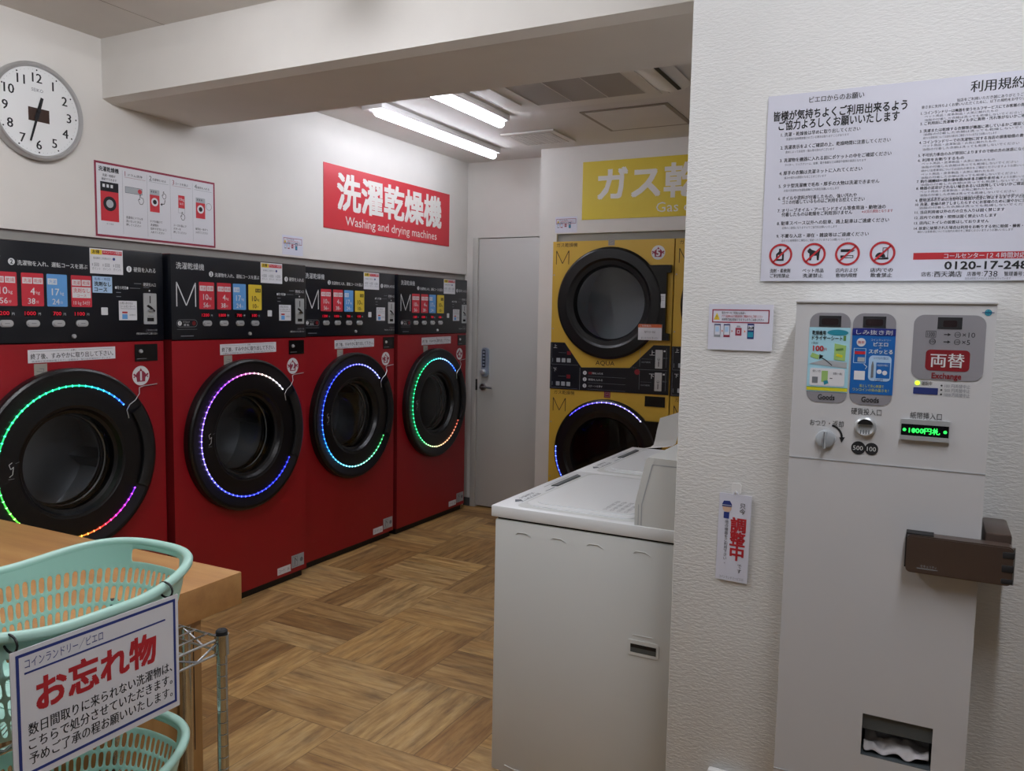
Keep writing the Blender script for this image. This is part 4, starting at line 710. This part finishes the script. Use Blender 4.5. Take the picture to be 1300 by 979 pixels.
b = MB(); b.lathe([(.0, .004), (.012, .005), (.0165, .010), (.0195, .008), (.0205, 0)], -.114, 1.2365, 'bright_steel', 48); b.ext(arc(-.114, 1.2385, .0145, 15, 165, 14), .0055, .0105, 'matte_black')
for k in range(4): b.line([(-.1215 + .005 * k, 1.223), (-.1215 + .005 * k, 1.231)], .0018, 'ink_gray', .011)
b.build('coin_slot', t)
b = MB(); b.ext([(-.0505, 1.2175), (.0355, 1.2175), (.0355, 1.2585), (-.0505, 1.2585)], 0, .004, 'bright_steel'); b.ext([(-.049, 1.2265), (.034, 1.2265), (.034, 1.249), (-.049, 1.249)], .004, .0046, 'gloss_black'); b.ext([(-.0505, 1.218), (.0355, 1.218), (.0355, 1.226), (-.0505, 1.226)], .004, .009, 'bright_steel'); b.build('bill_slot', t)
b = MB(); b.text('1000円札', -.008, 1.2375, .012, 'digit_green', 'c', w=.054, bold=.02, n=.0052)
for u in (-.043, -.026, -.009, .012, .028): b.disc(u, 1.2375, .0032, 'digit_green', .0051, 12)
b.build('slot_light', t)
# crumpled bag in the payout tray
b = MB(); bm = bmesh.new(); bmesh.ops.create_grid(bm, x_segments=26, y_segments=14, size=.5)
V = []
for v in bm.verts:
    x, y = v.co.x, v.co.y; a = mnoise.noise(Vector((x * 5, y * 4, 1.3))); c = mnoise.noise(Vector((x * 11, y * 9, 4.1)))
    V.append((-.0235 + x * .122, .012 + .036 * (y + .5) * 1.6 + .006 * c, .5535 + .035 * (y + .5) ** .6 * (1 - .35 * abs(x) * 2) + .015 * a + .007 * c * (y + .5)))
zmin = min(p[2] for p in V); V = [(x, y, z - zmin + .5535) for x, y, z in V]
b.add(V, [[v.index for v in f.verts] for f in bm.faces], 'bag_white'); bm.free()
def thick(o):
    k = o.modifiers.new('solid', 'SOLIDIFY'); k.thickness = .0012; k.offset = 0; s_ = o.modifiers.new('sub', 'SUBSURF'); s_.levels = s_.render_levels = 1
tag(b.build('plastic_bag', None, (0, YB, 0), mods=thick), 'crumpled white plastic bag in the payout opening of the change machine', 'bag')
# security lock bar
t = thing('security_lock', 'brown metal hinged lock bar clamping the change machine to the wall', 'lock', (0, YB, 0))
b = MB(); q = rrect(-.026, .962, .152, 1.036, .009); b.ext([(u, v + (u + .026) * .0) for u, v in q], .003, .034, 'bronze'); b.ext([(u * .985 + .001, .999 + (v - .999) * .94) for u, v in q], .034, .037, 'bronze')
b.text('セキュリティ', .0, .978, .006, 'ash', w=.028, n=.0374); b.line([(-.006, .973), (.03, .973)], .0012, 'ash', .0374); b.build('lock_body', t)
b = MB(); b.ext([(-.0285, .97), (-.026, .97), (-.026, 1.03), (-.0285, 1.03)], .002, .03, 'rubber'); b.ext([(-.028, 1.0355), (.02, 1.0355), (.02, 1.0385), (-.028, 1.0385)], .002, .03, 'rubber'); b.build('gasket', t)
b = MB(); b.box(.106, .151, -.001, .138, .985, 1.052, 'bronze', .006); b.build('wall_arm', t)
b = MB()
for z0, z1 in ((1.014, 1.027), (.988, 1.002), (.966, .976)): b.box(.134, .1535, -.0385, -.02, z0, z1, 'rubber', .002)
b.tube([(.1525, -.03, .964), (.1525, -.03, 1.035)], .003, 'steel', 10); b.build('hinge', t)

# ---------------------------------------------------------------- table
t = thing('folding_table', 'light wooden table with a thick top in front of the first red machine', 'table', (-2.24, 1.2, 0), R(.6))
MB().box(-.613, .613, -.347, .347, .652, .74, 'table_wood', .002).build('table_top', t)
for x in (.56, -.59):
    b = MB(); b.box(x, x + .03, -.27, .228, .0, .652, 'leg_wood', .002); b.box(x + .0302, x + .0306, .2, .203, .3, .62, 'rubber'); b.build('leg_panel', t)
for x in (.592, -.592):
    for y in (.16, -.27):
        b = MB(); b.tube([(x * 1.026, y, 0), (x * 1.026, y, .652)], .016, 'chrome', 18); b.build('leg', t)

# ---------------------------------------------------------------- wire rack
t = thing('wire_rack', 'chrome wire rack holding mint laundry baskets beside the wooden table', 'rack', (0, 0, 0))
RX0, RX1, RY0, RY1 = -1.6, -1.26, .52, 1.145
for x in (RX0, RX1):
    for y in (RY0, RY1):
        b = MB(T=lambda u, v, n: (u, v, n)); pr = [(.001, .003), (.0112, .003)]; z = .05
        while z < .77: pr += [(.0112, z - .001), (.0100, z), (.0112, z + .001)]; z += .025
        pr += [(.0112, .787), (.001, .787)]; b.lathe(pr, x, y, 'chrome', 20); p = b.build('post', t)
        b = MB(T=lambda u, v, n: (u, v, n)); b.lathe([(.0112, .786), (.0118, .788), (.0118, .793), (.009, .796), (.001, .796)], x, y, 'rubber', 20); b.build('cap', p)
for zs in (.778, .392, .06):
    b = MB(); r = .0024
    for zz in (zs, zs - .03):
        b.tube([(RX0, RY0, zz), (RX1, RY0, zz), (RX1, RY1, zz), (RX0, RY1, zz)], r * 1.2, 'chrome', 8, True)
    k = 9
    for (xa, ya, xb, yb, k) in ((RX1, RY0, RX1, RY1, 10), (RX0, RY0, RX0, RY1, 10), (RX0, RY1, RX1, RY1, 6), (RX0, RY0, RX1, RY0, 6)):
        b.tube([(xa + (xb - xa) * i / k, ya + (yb - ya) * i / k, zs - (.028 if i % 2 else .002)) for i in range(k + 1)], r, 'chrome', 7)
    for i in range(1, 9): x = RX0 + (RX1 - RX0) * i / 9; b.tube([(x, RY0, zs + .002), (x, RY1, zs + .002)], r * .85, 'chrome', 7)
    for y in (RY0 + .09, (RY0 + RY1) / 2, RY1 - .09): b.tube([(RX0, y, zs - .003), (RX1, y, zs - .003)], r, 'chrome', 7)
    sh = b.build('wire_shelf', t)
    for x in (RX0, RX1):
        for y in (RY0, RY1):
            b = MB(T=lambda u, v, n: (u, v, n)); b.lathe([(.0112, zs - .034), (.015, zs - .034), (.0145, zs + .008), (.0112, zs + .008)], x, y, 'chrome', 20); b.build('collar', sh)

# ---------------------------------------------------------------- laundry baskets
def rim_shape(m):
    P = []; N_ = 2000
    raw = []
    for i in range(N_):
        a = 2 * PI * i / N_; c, s_ = math.cos(a), math.sin(a)
        raw.append((math.copysign(abs(c) ** (2 / 2.6), c), math.copysign(abs(s_) ** (2 / 2.6), s_)))
    A, B = .17, .25; L = [0]
    for i in range(N_): p, q = raw[i], raw[(i + 1) % N_]; L.append(L[-1] + math.hypot((q[0] - p[0]) * A, (q[1] - p[1]) * B))
    j = 0
    for k in range(m):
        tgt = L[-1] * k / m
        while L[j + 1] < tgt: j += 1
        P.append(raw[j])
    return P
def basket(label, loc, cols=92):
    m = cols * 3; sh = rim_shape(m); t = thing('laundry_basket', label, 'basket', loc, 0, 'mint laundry baskets on the wire rack')
    def top(y): e = max(0, (abs(y) - .2) / .8); e = e * e * (3 - 2 * e); return .172 + .022 * e
    lev = [0, .07, .235, .275, .436, .477, .64, .68, .843, .87, .895, .965, 1.0]; holes = {1, 3, 5, 7}
    def pt(i, f, out=0):
        x, y = sh[i]; h = top(y); k = .78 + .22 * min(1, f) ** .8
        return (x * (.17 * k + out), y * (.252 * k + out), (f * .172 if f <= .87 else .1496 + (f - .87) / .13 * (h - .1496)) + .002)
    # slots in every second band; the handle gap is band 10 at the two short ends
    V = [pt(i, f) for f in lev for i in range(m)]; F = []
    lv = len(lev)
    for j in range(lv - 1):
        for i in range(m):
            x, y = sh[i]; x2, y2 = sh[(i + 1) % m]; ym = abs(y + y2) / 2; xm = abs(x + x2) / 2
            if j in holes and i % 3: continue
            if j == 10 and ym > .9 and xm < .40: continue
            F.append((j * m + i, j * m + (i + 1) % m, (j + 1) * m + (i + 1) % m, (j + 1) * m + i))
    # floor of the basket, rings towards the centre with rows of slots
    o = len(V); fr = (.85, .6, .3)
    for q in fr: V += [(sh[i][0] * .17 * .78 * q, sh[i][1] * .25 * .78 * q, .002) for i in range(m)]
    for i in range(m):
        k = (i + 1) % m; F.append((i, k, o + k, o + i)); F.append((o + i, o + k, o + m + k, o + m + i)) if i % 3 else None; F.append((o + m + i, o + m + k, o + 2 * m + k, o + 2 * m + i))
    b = MB(); b.add(V, F, 'mint')
    def md(ob):
        s_ = ob.modifiers.new('solid', 'SOLIDIFY'); s_.thickness = .0026; s_.offset = 0; u = ob.modifiers.new('sub', 'SUBSURF'); u.levels = u.render_levels = 1
    b.build('body', t, mods=md)
    b = MB(T=lambda u, v, n: (u, v, n)); b.ext([(sh[i][0] * .17 * .78 * .32, sh[i][1] * .25 * .78 * .32) for i in range(0, m, 4)], .0008, .0035, 'mint'); b.build('floor_plate', t)
    b = MB(); b.tube([(x, y, z + .001) for x, y, z in (pt(i, 1.0, .006) for i in range(m))], .0088, 'mint', 10, True); b.build('rim', t)
    return t
basket('mint laundry basket on the top shelf with the lost-property sign on its side', (-1.335, .81, .782))
basket('mint laundry basket on the lower shelf, partly behind the lost-property sign', (-1.405, .855, .396))

# lost property sign tied to the basket
t = thing('lost_property_sign', 'blue-bordered white laminated sign tied to the upper mint basket', 'sign', (-1.1485, .801, .8535), R(90))
b = MB(T=lambda u, v, n: (u, -n, v)); b.T = lambda u, v, n: (u, -n - .02 * (.1 - v) * .0, v); b.ext([(-.145, -.1035), (.145, -.1035), (.145, .0985), (-.145, .0985)], 0, .0014, 'paper'); n = .0018
b.frame(-.137, -.094, .139, .092, .0046, 'ink_blue', n); b.line([(-.125, .061), (.118, .061)], .003, 'ink_blue', n); b.text('コインランドリー／ピエロ', -.124, .075, .0155, 'ink_blue', w=.125, n=n)
b.text('お忘れ物', -.005, .022, .052, 'ink_red', 'c', w=.205, bold=.03, n=n)
for i, s_ in enumerate(('数日間取りに来られない洗濯物は、', 'こちらで処分させていただきます。', '予めご了承の程お願いいたします。')): b.text(s_, -.122, -.026 - .0225 * i, .0185, 'ink', w=.252, bold=.014, n=n)
b.build('board', t)
for u in (-.132, .136):
    b = MB(); b.tube([(u, .0185 + .0175 * math.cos(a), .105 + .0135 * math.sin(a)) for a in [2 * PI * k / 16 for k in range(16)]], .0018, 'tie_black', 7, True); b.build('tie', t)
